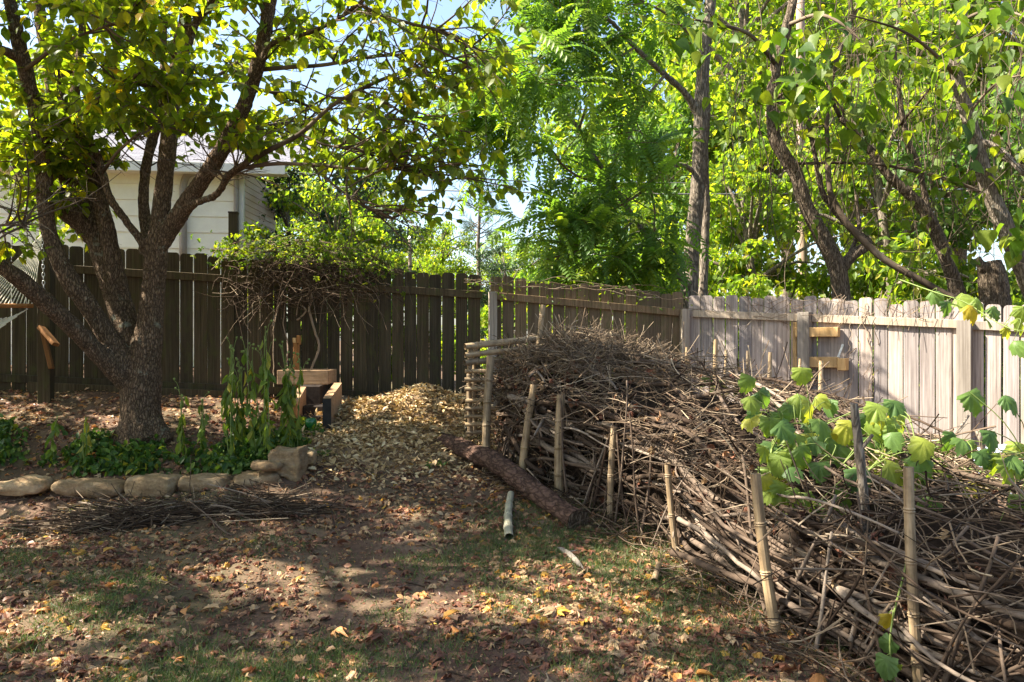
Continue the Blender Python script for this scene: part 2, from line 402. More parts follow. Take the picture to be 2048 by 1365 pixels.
M_TARP = plain('blue_grey_plastic', (.30, .33, .40), .4, .5, .3, 6)

# ------------------------------------------------------------------ terrain
CP = np.array([  # x, y, drop below eye level
 (-7.2, 8.8, .50), (-4.4, 9.1, .57), (-1.9, 9.4, .72), (-.33, 9.6, .85), (2.2, 9.9, 1.12), (4.64, 8.2, 1.29), (5.4, 7.2, 1.36),
 (-3.6, 7.8, .90), (-5.2, 7.8, .86), (-2.1, 8.0, 1.0), (-4.8, 6.95, 1.30), (-3.3, 6.9, 1.30), (-1.95, 7.05, 1.22), (-4.8, 7.2, 1.17), (-3.3, 7.2, 1.15), (-2.2, 7.35, 1.12),
 (-.7, 8.3, 1.04), (-1.2, 7.4, 1.20), (.55, 6.0, 1.42), (0, 6.8, 1.32), (.40, 6.7, 1.34), (1.1, 5.4, 1.46), (1.4, 4.1, 1.52), (1.7, 3.3, 1.55),
 (0, 3.6, 1.55), (-3, 3.8, 1.53), (-3, 5.5, 1.44), (0, 5.2, 1.48), (0, 1, 1.56), (-4, 0, 1.55), (4, 1, 1.62), (3, 5, 1.50), (3, 7.3, 1.36), (5.5, 4, 1.62),
 (-8, 5, 1.35), (-8, 13, .35), (-4, 14, .55), (0, 14, .95), (4, 14, 1.3), (9, 11, 1.5), (10, 4, 1.7), (-12, 0, 1.5), (12, 0, 1.8),
 (-20, 25, .6), (0, 25, 1.2), (20, 25, 1.8), (-40, 60, .5), (0, 60, .9), (40, 60, 1.5), (-50, -10, 1.5), (50, -10, 2.2), (0, -10, 1.6), (-60, 130, 0.), (60, 130, 1.), (0, 130, 0.)], float)
_d = np.linalg.norm(CP[:, None, :2]-CP[None, :, :2], axis=2)
_w = np.linalg.solve(np.block([[np.sqrt(_d**2+.15), np.ones((len(CP), 1))], [np.ones((1, len(CP))), np.zeros((1, 1))]]), np.append(CP[:, 2], 0))
def gz(x, y):
    x = np.asarray(x, float); y = np.asarray(y, float); sh = x.shape; q = np.stack([x.ravel(), y.ravel()], 1)
    out = np.zeros(len(q))
    for i in range(0, len(q), 20000):
        d = np.linalg.norm(q[i:i+20000, None]-CP[None, :, :2], axis=2); out[i:i+20000] = np.sqrt(d**2+.15)@_w[:-1]+_w[-1]
    z = EYE-out
    p = np.stack([q[:, 0], q[:, 1], 0*out], 1)
    z = z+.022*fbm(p, 1.7, 2)+.009*fbm(p, 7., 2)
    return z.reshape(sh)
def g1(x, y): return float(gz(np.array([x]), np.array([y]))[0])
xs = np.concatenate([np.linspace(-90, -8, 30)[:-1], np.linspace(-8, 8, 300), np.linspace(8, 90, 30)[1:]])
ys = np.concatenate([np.linspace(-25, 2, 24)[:-1], np.linspace(2, 11, 190), np.linspace(11, 160, 50)[1:]])
X, Y = np.meshgrid(xs, ys); Z = gz(X, Y); nx, ny = len(xs), len(ys)
i = (np.arange(ny-1)[:, None]*nx+np.arange(nx-1)[None]).ravel()
ground = part('ground', np.stack([X.ravel(), Y.ravel(), Z.ravel()], 1), np.stack([i, i+1, i+1+nx, i+nx], 1), M_SOIL, origin=(0, 0, 0), smooth=True, kind='structure')
ground['label'] = 'bare reddish soil and thin grass of the sloping yard'

# ------------------------------------------------------------------ board fence
def board_mesh(wd, H, th, cut, seed):
    r = random.Random(seed); h = wd/2
    o = [(-h, 0), (h, 0), (h, H*.5), (h, H-cut), (h-cut*.35, H-cut*.3), (h-cut, H), (-h+cut, H+r.uniform(-.006, .006)), (-h+cut*.35, H-cut*.3), (-h, H-cut*r.uniform(.8, 1.2)), (-h, H*.5)]
    b = r.uniform(-.008, .008)
    V = [(x, -th/2+(b if abs(z-H*.5) < .01 else 0), z) for x, z in o]+[(x, th/2+(b if abs(z-H*.5) < .01 else 0), z) for x, z in o]
    n = len(o)
    F4 = [[k, k+n, (k+1) % n+n, (k+1) % n] for k in range(n)]
    def caps(off, rev):
        a = [[0, 1, 2, 9], [9, 2, 3, 8], [8, 3, 4, 7], [7, 4, 5, 6]]
        return [[off+x for x in (q if not rev else q[::-1])] for q in a]
    return mesh('board', np.array(V), np.array(F4+caps(0, False)+caps(n, True)))
BM_D = []; BM_R = []; BM_M = []
for k in range(6):
    for L, mt in ((BM_D, M_FENCE_D), (BM_R, M_FENCE_R), (BM_M, M_FENCE_M)):
        me = board_mesh(.138+.004*(k % 3), 1.68+.012*(k % 4)-.02, .018, .03, k); me.materials.append(mt); L.append(me)
def fence(line, label, meshes, railmat, posts, postmat, gap=.0105, ph=.048):
    """line: rows x,y,ztop ; posts: list of (arc position, dz of top)"""
    line = np.array(line, float); seg = np.linalg.norm(np.diff(line[:, :2], axis=0), axis=1); s = np.append(0, np.cumsum(seg))
    P = lambda u: np.array([np.interp(u, s, line[:, k]) for k in range(3)])
    p0 = P(0); t = thing('wooden_fence', label, 'fence', (p0[0], p0[1], p0[2]-1.68))
    u = .075; k = 0
    while u < s[-1]-.06:
        p = P(u); d = P(u+.02)-P(u-.02); a = math.atan2(d[1], d[0])
        R = rotz(a+random.gauss(0, .012))@np.array([[1, 0, random.gauss(0, .004)], [0, 1, random.gauss(0, .004)], [0, 0, 1]])
        inst('board', meshes[random.randrange(len(meshes))], t, (p[0], p[1]+random.gauss(0, .003), p[2]-1.68+random.gauss(0, .010)), R, (1, 1, 1))
        u += .1415+gap*random.uniform(.2, 1.7); k += 1
    for off, hh in ((-.235, .044), (-1.50, .044)):       # rails on the yard side, butted between posts
        ends = sorted([0]+[q for q, _ in posts]+[s[-1]])
        for a, b in zip(ends[:-1], ends[1:]):
            if b-a < .2: continue
            A, B = P(a+ph+.003), P(b-ph-.003); d = B-A; L = np.linalg.norm(d); yd = np.array([d[1], -d[0], 0])/np.hypot(d[0], d[1])
            x = d/L; R = np.stack([x, -yd, np.cross(x, -yd)], 1)
            V, F = bbox((A+B)/2+np.array([0, 0, off])+yd*.031, (L/2, .019, hh), R)
            part('rail', V, F, railmat, t)
    for q, dz in posts:
        q = min(q, s[-1]-.03); p = P(q); d = P(min(q+.02, s[-1]))-P(max(q-.02, 0)); yd = np.array([d[1], -d[0], 0])/np.hypot(d[0], d[1]); a = math.atan2(d[1], d[0])
        zt = p[2]+dz; zb = g1(p[0], p[1])-.25; c = p+yd*(ph+.013)
        V, F = bbox((c[0], c[1], (zt+zb)/2), (ph, ph, (zt-zb)/2), rotz(a)); part('post', V, F, postmat, t)
    return t, P, s
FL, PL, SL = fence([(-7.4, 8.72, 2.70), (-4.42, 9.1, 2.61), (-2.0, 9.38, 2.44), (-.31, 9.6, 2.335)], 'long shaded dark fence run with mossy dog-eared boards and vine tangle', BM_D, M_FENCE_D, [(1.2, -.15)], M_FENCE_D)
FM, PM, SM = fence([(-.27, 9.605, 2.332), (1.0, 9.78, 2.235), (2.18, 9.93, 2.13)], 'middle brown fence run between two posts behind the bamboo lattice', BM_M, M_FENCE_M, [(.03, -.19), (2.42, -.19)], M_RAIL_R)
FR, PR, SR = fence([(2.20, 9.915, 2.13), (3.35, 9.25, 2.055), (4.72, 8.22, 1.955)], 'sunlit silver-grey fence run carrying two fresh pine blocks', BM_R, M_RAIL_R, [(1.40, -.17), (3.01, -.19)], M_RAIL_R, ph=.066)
FE, PE, SE = fence([(4.715, 8.235, 1.95), (5.9, 7.0, 1.85), (6.9, 5.9, 1.75)], 'short grey fence run past the big square post', BM_R, M_RAIL_R, [], M_RAIL_R)
def kick(Pf, a, b, t):
    A, B = Pf(a), Pf(b); d = B-A; yd = np.array([d[1], -d[0], 0])/np.hypot(d[0], d[1]); x = d/np.linalg.norm(d)
    V, F = bbox((A+B)/2+np.array([0, 0, -1.62])+yd*.075, (np.linalg.norm(d)/2, .019, .075), np.stack([x, -yd, np.cross(x, -yd)], 1)); part('kick_board', V, F, M_FENCE_D, t)
kick(PL, 2.0, 4.6, FL)

# ------------------------------------------------------------------ fresh pine blocks bolted to the sunlit fence
def fence_xy(Pf, u, out):
    p = Pf(u); d = Pf(u+.02)-Pf(u-.02); yd = np.array([d[1], -d[0], 0])/np.hypot(d[0], d[1]); return p+yd*out, math.atan2(d[1], d[0])
def on_right(px):   # arc position on the right run seen at px
    us = np.linspace(0, SR[-1], 400); q = np.array([PR(u) for u in us]); return us[np.argmin(np.abs(1024+q[:, 0]/q[:, 1]*FPX-px))]
br = None
u0, u1 = on_right(1600), on_right(1690)
p, a = fence_xy(PR, (u0+u1)/2, 0)
br = thing('shelf_bracket', 'fresh yellow pine bracket with two horizontal blocks on the sunlit fence', 'bracket', (p[0], p[1], p[2]-.9))
for (pa, pb, y0, y1, out) in ((1597, 1682, 655, 674, .06), (1597, 1681, 714, 735, .06), (1682, 1699, 717, 741, .075)):
    ua, ub = on_right(pa), on_right(pb); q, a = fence_xy(PR, (ua+ub)/2, out+.012)
    zc = EYE-((y0+y1)/2-682.5)/FPX*q[1]; hz = (y1-y0)/2/FPX*q[1]
    V, F = bbox((q[0], q[1], zc), ((ub-ua)/2, out-.012, hz), rotz(a)); part('block', V, F, M_PINE, br)
ua = on_right(1592); q, a = fence_xy(PR, ua, .05)
V, F = bbox((q[0], q[1], q[2]-.235-.044-.42), (.022, .035, .41), rotz(a)); part('upright', V, F, M_PINE, br)
q, a = fence_xy(PR, on_right(1683), .05)
V, F = box((q[0], q[1], EYE-(703-682.5)/FPX*q[1]), (.012, .004, .085), rotz(a)@eul([[0, .35, 0]])[0]); part('metal_blade', V, F, M_METAL, br)

# ------------------------------------------------------------------ house beyond the left fence
HD = 13.5
hx = lambda px, d=HD: (px-1024)/FPX*d
hzf = lambda py, d=HD: EYE-(py-682.5)/FPX*d
def hy(x): return HD+.10*(x-hx(0))           # wall recedes gently to the right
house = thing('white_house', 'white lap-sided house with grey shingle roof behind the dark fence', 'house', (hx(250), HD, g1(hx(250), HD)))
x0, x1 = hx(0)-3.5, hx(464); ha = math.atan2(hy(x1)-hy(x0), x1-x0); hl = math.hypot(x1-x0, hy(x1)-hy(x0)); hc = ((x0+x1)/2, (hy(x0)+hy(x1))/2)
eave_z = hzf(330); zb = .1; rows = int((eave_z-zb)/.285)+1; er = (eave_z-zb)/rows
for r in range(rows):
    z0 = zb+r*er
    V, F = box((hc[0], hc[1], z0+er/2), (hl/2, .012, er/2-.001), rotz(ha)); V[:, 1] -= np.where(V[:, 2] < z0+er/2, .016, 0)
    part('siding_board', V, F, M_SIDING, house)
V, F = box((hc[0], hc[1]+.12, (eave_z+zb)/2), (hl/2-.02, .08, (eave_z-zb)/2), rotz(ha)); part('wall', V, F, M_TRIM, house)
V, F = bbox((x1+.02, hy(x1)-.005, (eave_z+zb)/2), (.06, .05, (eave_z-zb)/2), rotz(ha)); part('corner_trim', V, F, M_TRIM, house)
# side wall with narrow beige siding, sunlit pink put into its colour, running away from the corner
sy0, sy1 = hy(x1)+.06, 15.75
nb = int((eave_z-zb)/.11)
for r in range(nb):
    V, F = box((x1+.058, (sy0+sy1)/2, zb+r*.11+.055), (.008, (sy1-sy0)/2, .053)); V[:, 0] += np.where(V[:, 2] < zb+r*.11+.055, .012, 0); part('side_siding', V, F, M_PINK, house)
V, F = box((x1-.03, (sy0+sy1)/2, (eave_z+zb)/2), (.07, (sy1-sy0)/2-.01, (eave_z-zb)/2)); part('side_wall', V, F, M_PINK, house)
# roof
ex1 = hx(556, HD-.3); ey0, ey1 = hy(x0)-.35, hy(x0)-.35+.10*(ex1-x0)
rise, run = 1.55, 4.2
RV = np.array([[x0, ey0, eave_z+.07], [ex1, ey1, eave_z-.02], [ex1, ey1+run, eave_z-.02+rise], [x0, ey0+run, eave_z+.07+rise]])
RV2 = RV+np.array([0, 0, .045]); part('roof', np.vstack([RV, RV2]), [np.array([[3, 2, 1, 0], [4, 5, 6, 7], [0, 1, 5, 4], [1, 2, 6, 5], [2, 3, 7, 6], [3, 0, 4, 7]])], M_SHINGLE, house)
fv = (RV[0]+RV[1])/2; fa = math.atan2(ey1-ey0, ex1-x0); fl = math.hypot(ex1-x0, ey1-ey0)
V, F = bbox((fv[0], fv[1]-.03, fv[2]-.06), (fl/2, .02, .085), rotz(fa)@eul([[0, .006, 0]])[0]); part('fascia', V, F, M_TRIM, house)
V, F = box((fv[0], fv[1]+.17, fv[2]-.13), (fl/2, .17, .01), rotz(fa)); part('soffit', V, F, M_TRIM, house)
def pipe(name, pts, r, mat, parent, n=24, sides=10):
    P = spline(pts, n); V, F = tubes(P, np.full(n, r), sides); return part(name, V, F, mat, parent, smooth=True)
yy = hy(hx(365))-.08
pipe('elbow_pipe', [(hx(355), yy, hzf(520)), (hx(355), yy, hzf(395)), (hx(356), yy, hzf(365)), (hx(364), yy, hzf(345)), (hx(380), yy, hzf(339)), (hx(398), yy, hzf(338))], .062, M_PIPE, house)
pipe('downspout', [(hx(461), hy(x1)-.11, hzf(338)), (hx(461), hy(x1)-.11, hzf(430)), (hx(462), hy(x1)-.11, zb)], .045, M_PIPE, house, 12, 8)
wf = hy(hx(135))-.03
V, F = join([box((hx(108), wf, hzf(412)), (.05, .03, .55)), box((hx(165), wf, hzf(412)), (.05, .03, .55)), box((hx(136), wf, hzf(412)+.5), (.29, .028, .05)), box((hx(136), wf, hzf(412)-.5), (.29, .028, .05))])
wi = part('window', V, F, M_TRIM, house); V, F = box((hx(136), wf+.012, hzf(412)), (.2, .006, .46)); part('pane', V, F, M_GLASS, wi)
# short square post beside the house corner
gp = thing('old_post', 'short mossy square post standing against the house corner', 'post', (hx(467, 11), 11, g1(hx(467, 11), 11)))
V, F = bbox((hx(467, 11), 11, (hzf(428, 11)+.3)/2), (.06, .06, (hzf(428, 11)-.3)/2), rotz(.2)); part('timber', V, F, M_FENCE_D, gp)
V, F = bbox((hx(467, 11), 11, hzf(428, 11)+.012), (.066, .066, .012), rotz(.2)); part('cap', V, F, M_FENCE_D, gp)

# ------------------------------------------------------------------ limbs, remeshed trunks, twigs and crowns
def limb(rows, n=None):
    """rows px,py,depth,width_px -> polyline (K,3) and radii"""
    rows = np.array(rows, float); n = n or max(6, 5*len(rows))
    sp = spline(rows, n); P = np.array([at(a, b, c) for a, b, c, _ in sp]); R = np.maximum(sp[:, 3], 1.2)/2/FPX*sp[:, 2]
    return P, R
def remesh(parts, voxel, nz, amp, smooth_it=2):
    V, F = join(parts); me = mesh('tmp', V, F); o = bpy.data.objects.new('tmp', me); COL.objects.link(o)
    md = o.modifiers.new('r', 'REMESH'); md.mode = 'VOXEL'; md.voxel_size = voxel
    ms = o.modifiers.new('s', 'SMOOTH'); ms.iterations = smooth_it; ms.factor = .5
    dg = bpy.context.evaluated_depsgraph_get(); dg.update(); e = o.evaluated_get(dg).to_mesh()
    n = len(e.vertices); co_ = np.empty(n*3, np.float32); e.vertices.foreach_get('co', co_); no = np.empty(n*3, np.float32); e.vertices.foreach_get('normal', no)
    co_ = co_.reshape(-1, 3).astype(float); no = no.reshape(-1, 3)
    Fq = np.empty(len(e.loops), np.int32); e.loops.foreach_get('vertex_index', Fq); Fq = Fq.reshape(-1, 4)
    o.evaluated_get(dg).to_mesh_clear(); bpy.data.objects.remove(o); bpy.data.meshes.remove(me)
    st = np.array([1, 1, .4])
    d = amp*(fbm(co_*st, nz, 3)) + amp*1.2*vnoise(co_, 4.5)-amp*.6
    return co_+no*d[:, None], [Fq]
def branches(src, dirs, n, L, r0, up=.25, wob=.25, K=6, keep=.45, flat=1.0, r1=.25):
    """n children off each source point"""
    s = np.repeat(src, n, 0); d = np.repeat(dirs, n, 0); M = len(s)
    rr = runit(M); rr[:, 2] *= flat
    d = norm(d*keep+rr*.85+np.array([0, 0, up])); ln = ru(M, L[0], L[1])
    t = np.linspace(0, 1, K)
    w1, w2 = runit(M)*wob, runit(M)*wob*.5
    P = s[:, None]+ln[:, None, None]*(d[:, None]*t[None, :, None]+w1[:, None]*(t**2)[None, :, None]+w2[:, None]*np.sin(t*7)[None, :, None]*.25)
    R = np.broadcast_to(np.asarray(r0, float), (M,))[:, None]*(1-(1-r1)*t)[None]
    return P, R
def pts_on(P, lo, n):
    """n random points (and tangents) on each polyline of P(M,K,3) beyond lo"""
    M, K, _ = P.shape; u = RNG.uniform(lo, .999, (M, n))*(K-1); i = u.astype(int); f = (u-i)[..., None]; m = np.arange(M)[:, None]
    a, b = P[m, i], P[m, i+1]; return (a+(b-a)*f).reshape(-1, 3), norm((b-a)).reshape(-1, 3)
def resample(PR_, K=24):
    return np.array([spline(p, K) for p, r in PR_])
def leaves_on(P, n, T, size, droop=.5, lo=.25, spread=.75):
    q, d = pts_on(P, lo, n); N = len(q)
    ld = norm(d*.5+runit(N)*spread+np.array([0, 0, -droop])); R = frame(ld, RNG.normal(0, .5, N))
    return scatter(T, q, R, ru(N, size[0], size[1]))

def tree(name, label, limbs, thin, barkm, leafm, base, voxel=.010, amp=.006, l1=(6, (.5, 1.1)), l2=(4, (.2, .5)), nl=(9, (.07, .12)), T=LEAF, up=.2, droop=.5, group=None, lo=.45, nz=30, extra_leaf=None, flat=.6, cat='tree', prune=False):
    t = thing(name, label, cat, base, group)
    LB = [limb(r) for r in limbs]
    V, F = remesh([tubes(p, r, 14) for p, r in LB], voxel, nz, amp); tr = part('trunk', V, F, barkm, t, smooth=True)
    TH = [limb(r) for r in thin]; src = resample(TH+[LB[k] for k in range(len(LB)) if limbs[k][0][3] < 60 and limbs[k][0][1] < 800])
    tw = [tubes(p, r, 8) for p, r in TH]
    q, d = pts_on(src, lo, l1[0]); P1, R1 = branches(q, d, 1, l1[1], .010, up, .3, 7, .5, flat)
    q, d = pts_on(P1, .2, l2[0]); P2, R2 = branches(q, d, 1, l2[1], .0038, .05, .25, 5, .6, flat)
    tw += [tubes(P1, R1, 5, False), tubes(P2, R2, 3, False)]
    V, F = join(tw); part('twigs', V, F, M_DARKTWIG, t, attr=np.repeat(RNG.random(len(V)//15+1), 15)[:len(V)], smooth=True)
    L = [leaves_on(P2, nl[0], T, nl[1], droop), leaves_on(P1, nl[0]//2+1, T, nl[1], droop, .4)]
    if extra_leaf: L += extra_leaf(P1, P2)
    if prune:        # the crown is lifted clear of the lower stems
        L2 = []
        for V, F, a in L:
            k = len(T[0]); c = V[::k]; n_ = len(c); keep = (c[:, 2] > 3.3-.35*np.clip(c[:, 0]+2.6, 0, 2.2)) | (c[:, 0] < -3.95)
            keep &= RNG.random(n_) < np.where(c[:, 0] < -2.1, .82, .40)
            Vk = V.reshape(n_, k, 3)[keep].reshape(-1, 3); m_ = keep.sum(); L2.append((Vk, [(f[None]+(np.arange(m_)*k)[:, None, None]).reshape(-1, f.shape[1]) for f in T[1]], a.reshape(n_, k)[keep].ravel()))
        L = L2
    V, F, a = joinr(L); part('crown', V, F, leafm, t, attr=a)
    return t, P1, P2

b0 = at(285, 868, 7.75)
A = 7.7
dog_limbs = [
 [(284, 885, 7.75, 104), (284, 862, 7.75, 90), (281, 810, 7.75, 78), (283, 760, 7.74, 76), (292, 700, 7.72, 62), (303, 620, 7.7, 48), (308, 560, 7.68, 45), (313, 500, 7.66, 48), (316, 470, 7.65, 42)],
 [(316, 490, 7.65, 44), (322, 420, 7.66, 36), (330, 350, 7.68, 34), (343, 230, 7.75, 33), (352, 150, 7.8, 31), (362, 80, 7.85, 27), (372, 30, 7.9, 25), (380, -60, 7.9, 22), (390, -170, 8, 14)],
 [(320, 488, 7.64, 42), (345, 450, 7.6, 36), (385, 390, 7.5, 34), (435, 315, 7.4, 32), (475, 240, 7.25, 31), (505, 165, 7.1, 31), (525, 90, 7.0, 30), (542, 0, 6.9, 27), (560, -90, 6.8, 20), (590, -200, 6.6, 12)],
 [(352, 150, 7.8, 22), (372, 95, 7.75, 20), (395, 40, 7.7, 18), (430, -10, 7.6, 15), (460, -90, 7.5, 10)],
 [(300, 500, 7.75, 30), (290, 440, 7.85, 24), (287, 380, 7.9, 22), (297, 310, 7.95, 20), (320, 220, 8.0, 17), (325, 130, 8.1, 13), (330, 40, 8.2, 9)],
 [(290, 505, 7.66, 26), (283, 485, 7.6, 20), (255, 445, 7.55, 18), (222, 400, 7.5, 17), (205, 345, 7.5, 17), (190, 300, 7.5, 16), (150, 250, 7.5, 13), (120, 170, 7.4, 10), (115, 60, 7.3, 8)],
 [(275, 790, 7.75, 70), (262, 700, 7.78, 56), (240, 610, 7.82, 52), (215, 530, 7.86, 52), (185, 440, 7.9, 48), (152, 345, 7.95, 42), (130, 270, 8, 36), (112, 200, 8.05, 30), (95, 120, 8.1, 26), (82, 40, 8.1, 23), (70, -60, 8.1, 18), (50, -180, 8.1, 10)],
 [(235, 580, 7.8, 40), (222, 500, 7.75, 34), (205, 420, 7.7, 31), (185, 340, 7.7, 29), (160, 270, 7.75, 24), (150, 190, 7.8, 20), (160, 90, 7.9, 15), (165, -20, 8, 10)],
 [(190, 470, 7.9, 52), (160, 440, 7.8, 50), (128, 415, 7.7, 46), (112, 402, 7.65, 38)],
 [(262, 750, 7.7, 60), (215, 672, 7.6, 42), (172, 605, 7.5, 40), (130, 545, 7.4, 38), (103, 480, 7.35, 33), (92, 420, 7.3, 32), (88, 350, 7.3, 32), (80, 265, 7.3, 31), (62, 185, 7.25, 30), (42, 105, 7.2, 30), (26, 30, 7.15, 26), (5, -60, 7.1, 20), (-20, -170, 7.0, 12)],
 [(135, 365, 7.75, 24), (115, 335, 7.6, 24), (92, 305, 7.4, 24)],
 [(265, 765, 7.72, 60), (205, 715, 7.5, 40), (140, 650, 7.25, 38), (75, 590, 7.0, 36), (20, 545, 6.8, 32), (-60, 505, 6.6, 26), (-180, 450, 6.3, 18)],
 [(122, 420, 7.75, 32), (90, 392, 7.8, 30), (55, 352, 7.9, 28), (22, 305, 8, 26), (-5, 262, 8.1, 24), (-60, 200, 8.2, 18), (-120, 110, 8.3, 12)],
 [(45, 120, 7.2, 22), (15, 105, 7.1, 20), (-30, 80, 7.0, 16), (-100, 10, 6.8, 10)],
 [(372, 418, 7.52, 20), (400, 403, 7.4, 15), (430, 392, 7.3, 17), (446, 372, 7.2, 15), (456, 352, 7.1, 14), (480, 333, 7.0, 13)],
 [(505, 165, 7.1, 18), (540, 92, 6.9, 12), (600, 72, 6.7, 10), (660, 48, 6.5, 10), (718, 8, 6.3, 11), (760, -20, 6.2, 8)],
]
dog_limbs += [[(284+dx, 845, 7.75+dz*.4, 50), (284+dx*2.2, 868, 7.75+dz, 40), (284+dx*3.3, 884, 7.75+dz*1.5, 24)] for dx, dz in ((-16, -.05), (17, -.08), (2, -.14), (-8, .12), (12, .12))]
dog_thin = [
 [(480, 333, 7.0, 12), (540, 300, 6.9, 11), (600, 268, 6.85, 10), (660, 215, 6.8, 8), (720, 180, 6.75, 8), (790, 150, 6.7, 7), (870, 130, 6.7, 5), (930, 110, 6.7, 3)],
 [(470, 338, 7.05, 9), (550, 328, 6.9, 8), (620, 330, 6.8, 7), (720, 338, 6.7, 6), (800, 340, 6.6, 4), (900, 365, 6.5, 2)],
 [(718, 8, 6.3, 9), (760, 30, 6.25, 8), (830, 50, 6.2, 7), (890, 65, 6.2, 7), (925, 95, 6.2, 5), (938, 150, 6.2, 3)],
 [(520, 140, 7.1, 10), (580, 135, 7.0, 9), (650, 130, 6.9, 8), (760, 112, 6.8, 7), (830, 120, 6.7, 5), (880, 190, 6.6, 3)],
 [(600, 268, 6.85, 6), (650, 290, 6.8, 5), (720, 300, 6.7, 4), (800, 320, 6.6, 2)],
 [(470, 170, 7.2, 8), (560, 190, 7.3, 7), (650, 230, 7.4, 5), (720, 280, 7.4, 3)],
 [(345, 180, 7.8, 10), (420, 160, 8.2, 8), (500, 110, 8.6, 6), (600, 70, 9.0, 4)],
 [(355, 120, 7.8, 9), (300, 60, 7.4, 7), (240, 10, 7.0, 5), (180, -50, 6.6, 3)],
 [(100, 160, 8, 10), (200, 120, 8.4, 8), (280, 90, 8.8, 6), (380, 60, 9.2, 3)],
 [(205, 345, 7.5, 8), (240, 300, 7.1, 6), (290, 260, 6.8, 5), (330, 250, 6.5, 3)],
 [(150, 250, 7.5, 8), (200, 200, 7.0, 6), (240, 170, 6.6, 4), (270, 165, 6.2, 3)],
 [(50, 140, 7.2, 9), (120, 90, 6.6, 7), (190, 60, 6.1, 5), (250, 40, 5.7, 3)],
 [(-60, 505, 6.6, 12), (-30, 460, 6.4, 7), (20, 450, 6.2, 5), (60, 455, 6.1, 3)],
 [(560, -90, 6.8, 12), (520, -150, 6.0, 9), (500, -200, 5.2, 6), (480, -260, 4.6, 3)],
 [(70, -60, 8.1, 12), (150, -120, 7.4, 9), (250, -160, 6.6, 6), (350, -200, 6.0, 3)],
 [(430, 315, 7.4, 8), (470, 270, 7.9, 6), (540, 250, 8.4, 5), (620, 240, 8.8, 3)],
 [(720, 180, 6.75, 5), (780, 210, 6.6, 4), (850, 260, 6.5, 2)],
 [(620, 330, 6.8, 5), (680, 380, 6.8, 4), (740, 420, 6.8, 3), (790, 440, 6.8, 2)],
]
dogwood, DP1, DP2 = tree('dogwood_tree', 'large multi-stemmed dogwood with blocky bark rising from the stone-edged bed', dog_limbs, dog_thin, M_BARK1, M_LEAF_DOG, tuple(b0), .010, .006, (14, (.35, .85)), (6, (.15, .38)), (6, (.075, .125)), leaf_t(.32, .07, .2), .12, .5, lo=.42, prune=True)
# broken stub wrapped in a black cloth
sc_ = at(112, 398, 7.6)
gx, gy = np.meshgrid(np.linspace(-1, 1, 9), np.linspace(0, 1, 9)); cp = np.stack([gx.ravel()*.06*(1-.3*gy.ravel()), -.13+.03*np.sin(gx.ravel()*7+gy.ravel()*3), .06-gy.ravel()*.17], 1)+sc_+np.array([.10, -.02, .02])
ii = (np.arange(8)[:, None]*9+np.arange(8)).ravel(); cl = part('cloth_rag', cp, [np.stack([ii, ii+1, ii+10, ii+9], 1)], M_CLOTH, smooth=True); tag(cl, 'black rag snagged on the broken stub of the dogwood', 'rag')
cl.modifiers.new('s', 'SOLIDIFY').thickness = .004

# trees just beyond the fence
ail, AP1, AP2 = None, None, None
def pinnate():
    n = 9; Vs = []; t = np.linspace(.12, 1, n)
    lv, lf = LEAFLONG
    out = []
    for k in range(n):
        for s in (-1, 1):
            a = s*math.radians(68-18*t[k]); R = eul([[-.25, 0, -a]])[0]
            V = (lv*np.array([1.25, 1, 1])*.24*(1-.35*abs(t[k]-.45)))@R.T+np.array([0, t[k], -.38*t[k]**2]); out.append((V, lf))
    V, F = tubes(np.stack([np.zeros(5), np.linspace(0, 1, 5), -.38*np.linspace(0, 1, 5)**2], 1), np.full(5, .006), 3, False); out.append((V, F))
    return join(out)
PIN = pinnate()
def pin_tree(name, label, limbs, thin, base, n1, size, group=None):
    t = thing(name, label, 'tree', base, group)
    LB = [limb(r) for r in limbs]; V, F = remesh([tubes(p, r, 12) for p, r in LB], .014, 22, .005); part('trunk', V, F, M_BARK3, t, smooth=True)
    TH = [limb(r) for r in thin]; src = resample(TH)
    q, d = pts_on(src, .3, n1); P1, R1 = branches(q, d, 1, (.35, .9), .010, .15, .25, 6, .6, .7)
    V, F = join([tubes(p, r, 7) for p, r in TH]+[tubes(P1, R1, 5, False)]); part('twigs', V, F, M_DARKTWIG, t, attr=np.full(len(V), .8), smooth=True)
    q, d = pts_on(P1, .45, 7); N = len(q); ld = norm(d*.5+runit(N)*.8+np.array([0, 0, -.25]))
    V, F, a = scatter(PIN, q, frame(ld, RNG.normal(0, .3, N)), ru(N, *size)); part('crown', V, F, M_LEAF_AIL, t, attr=a)
    return t
D = 11.6
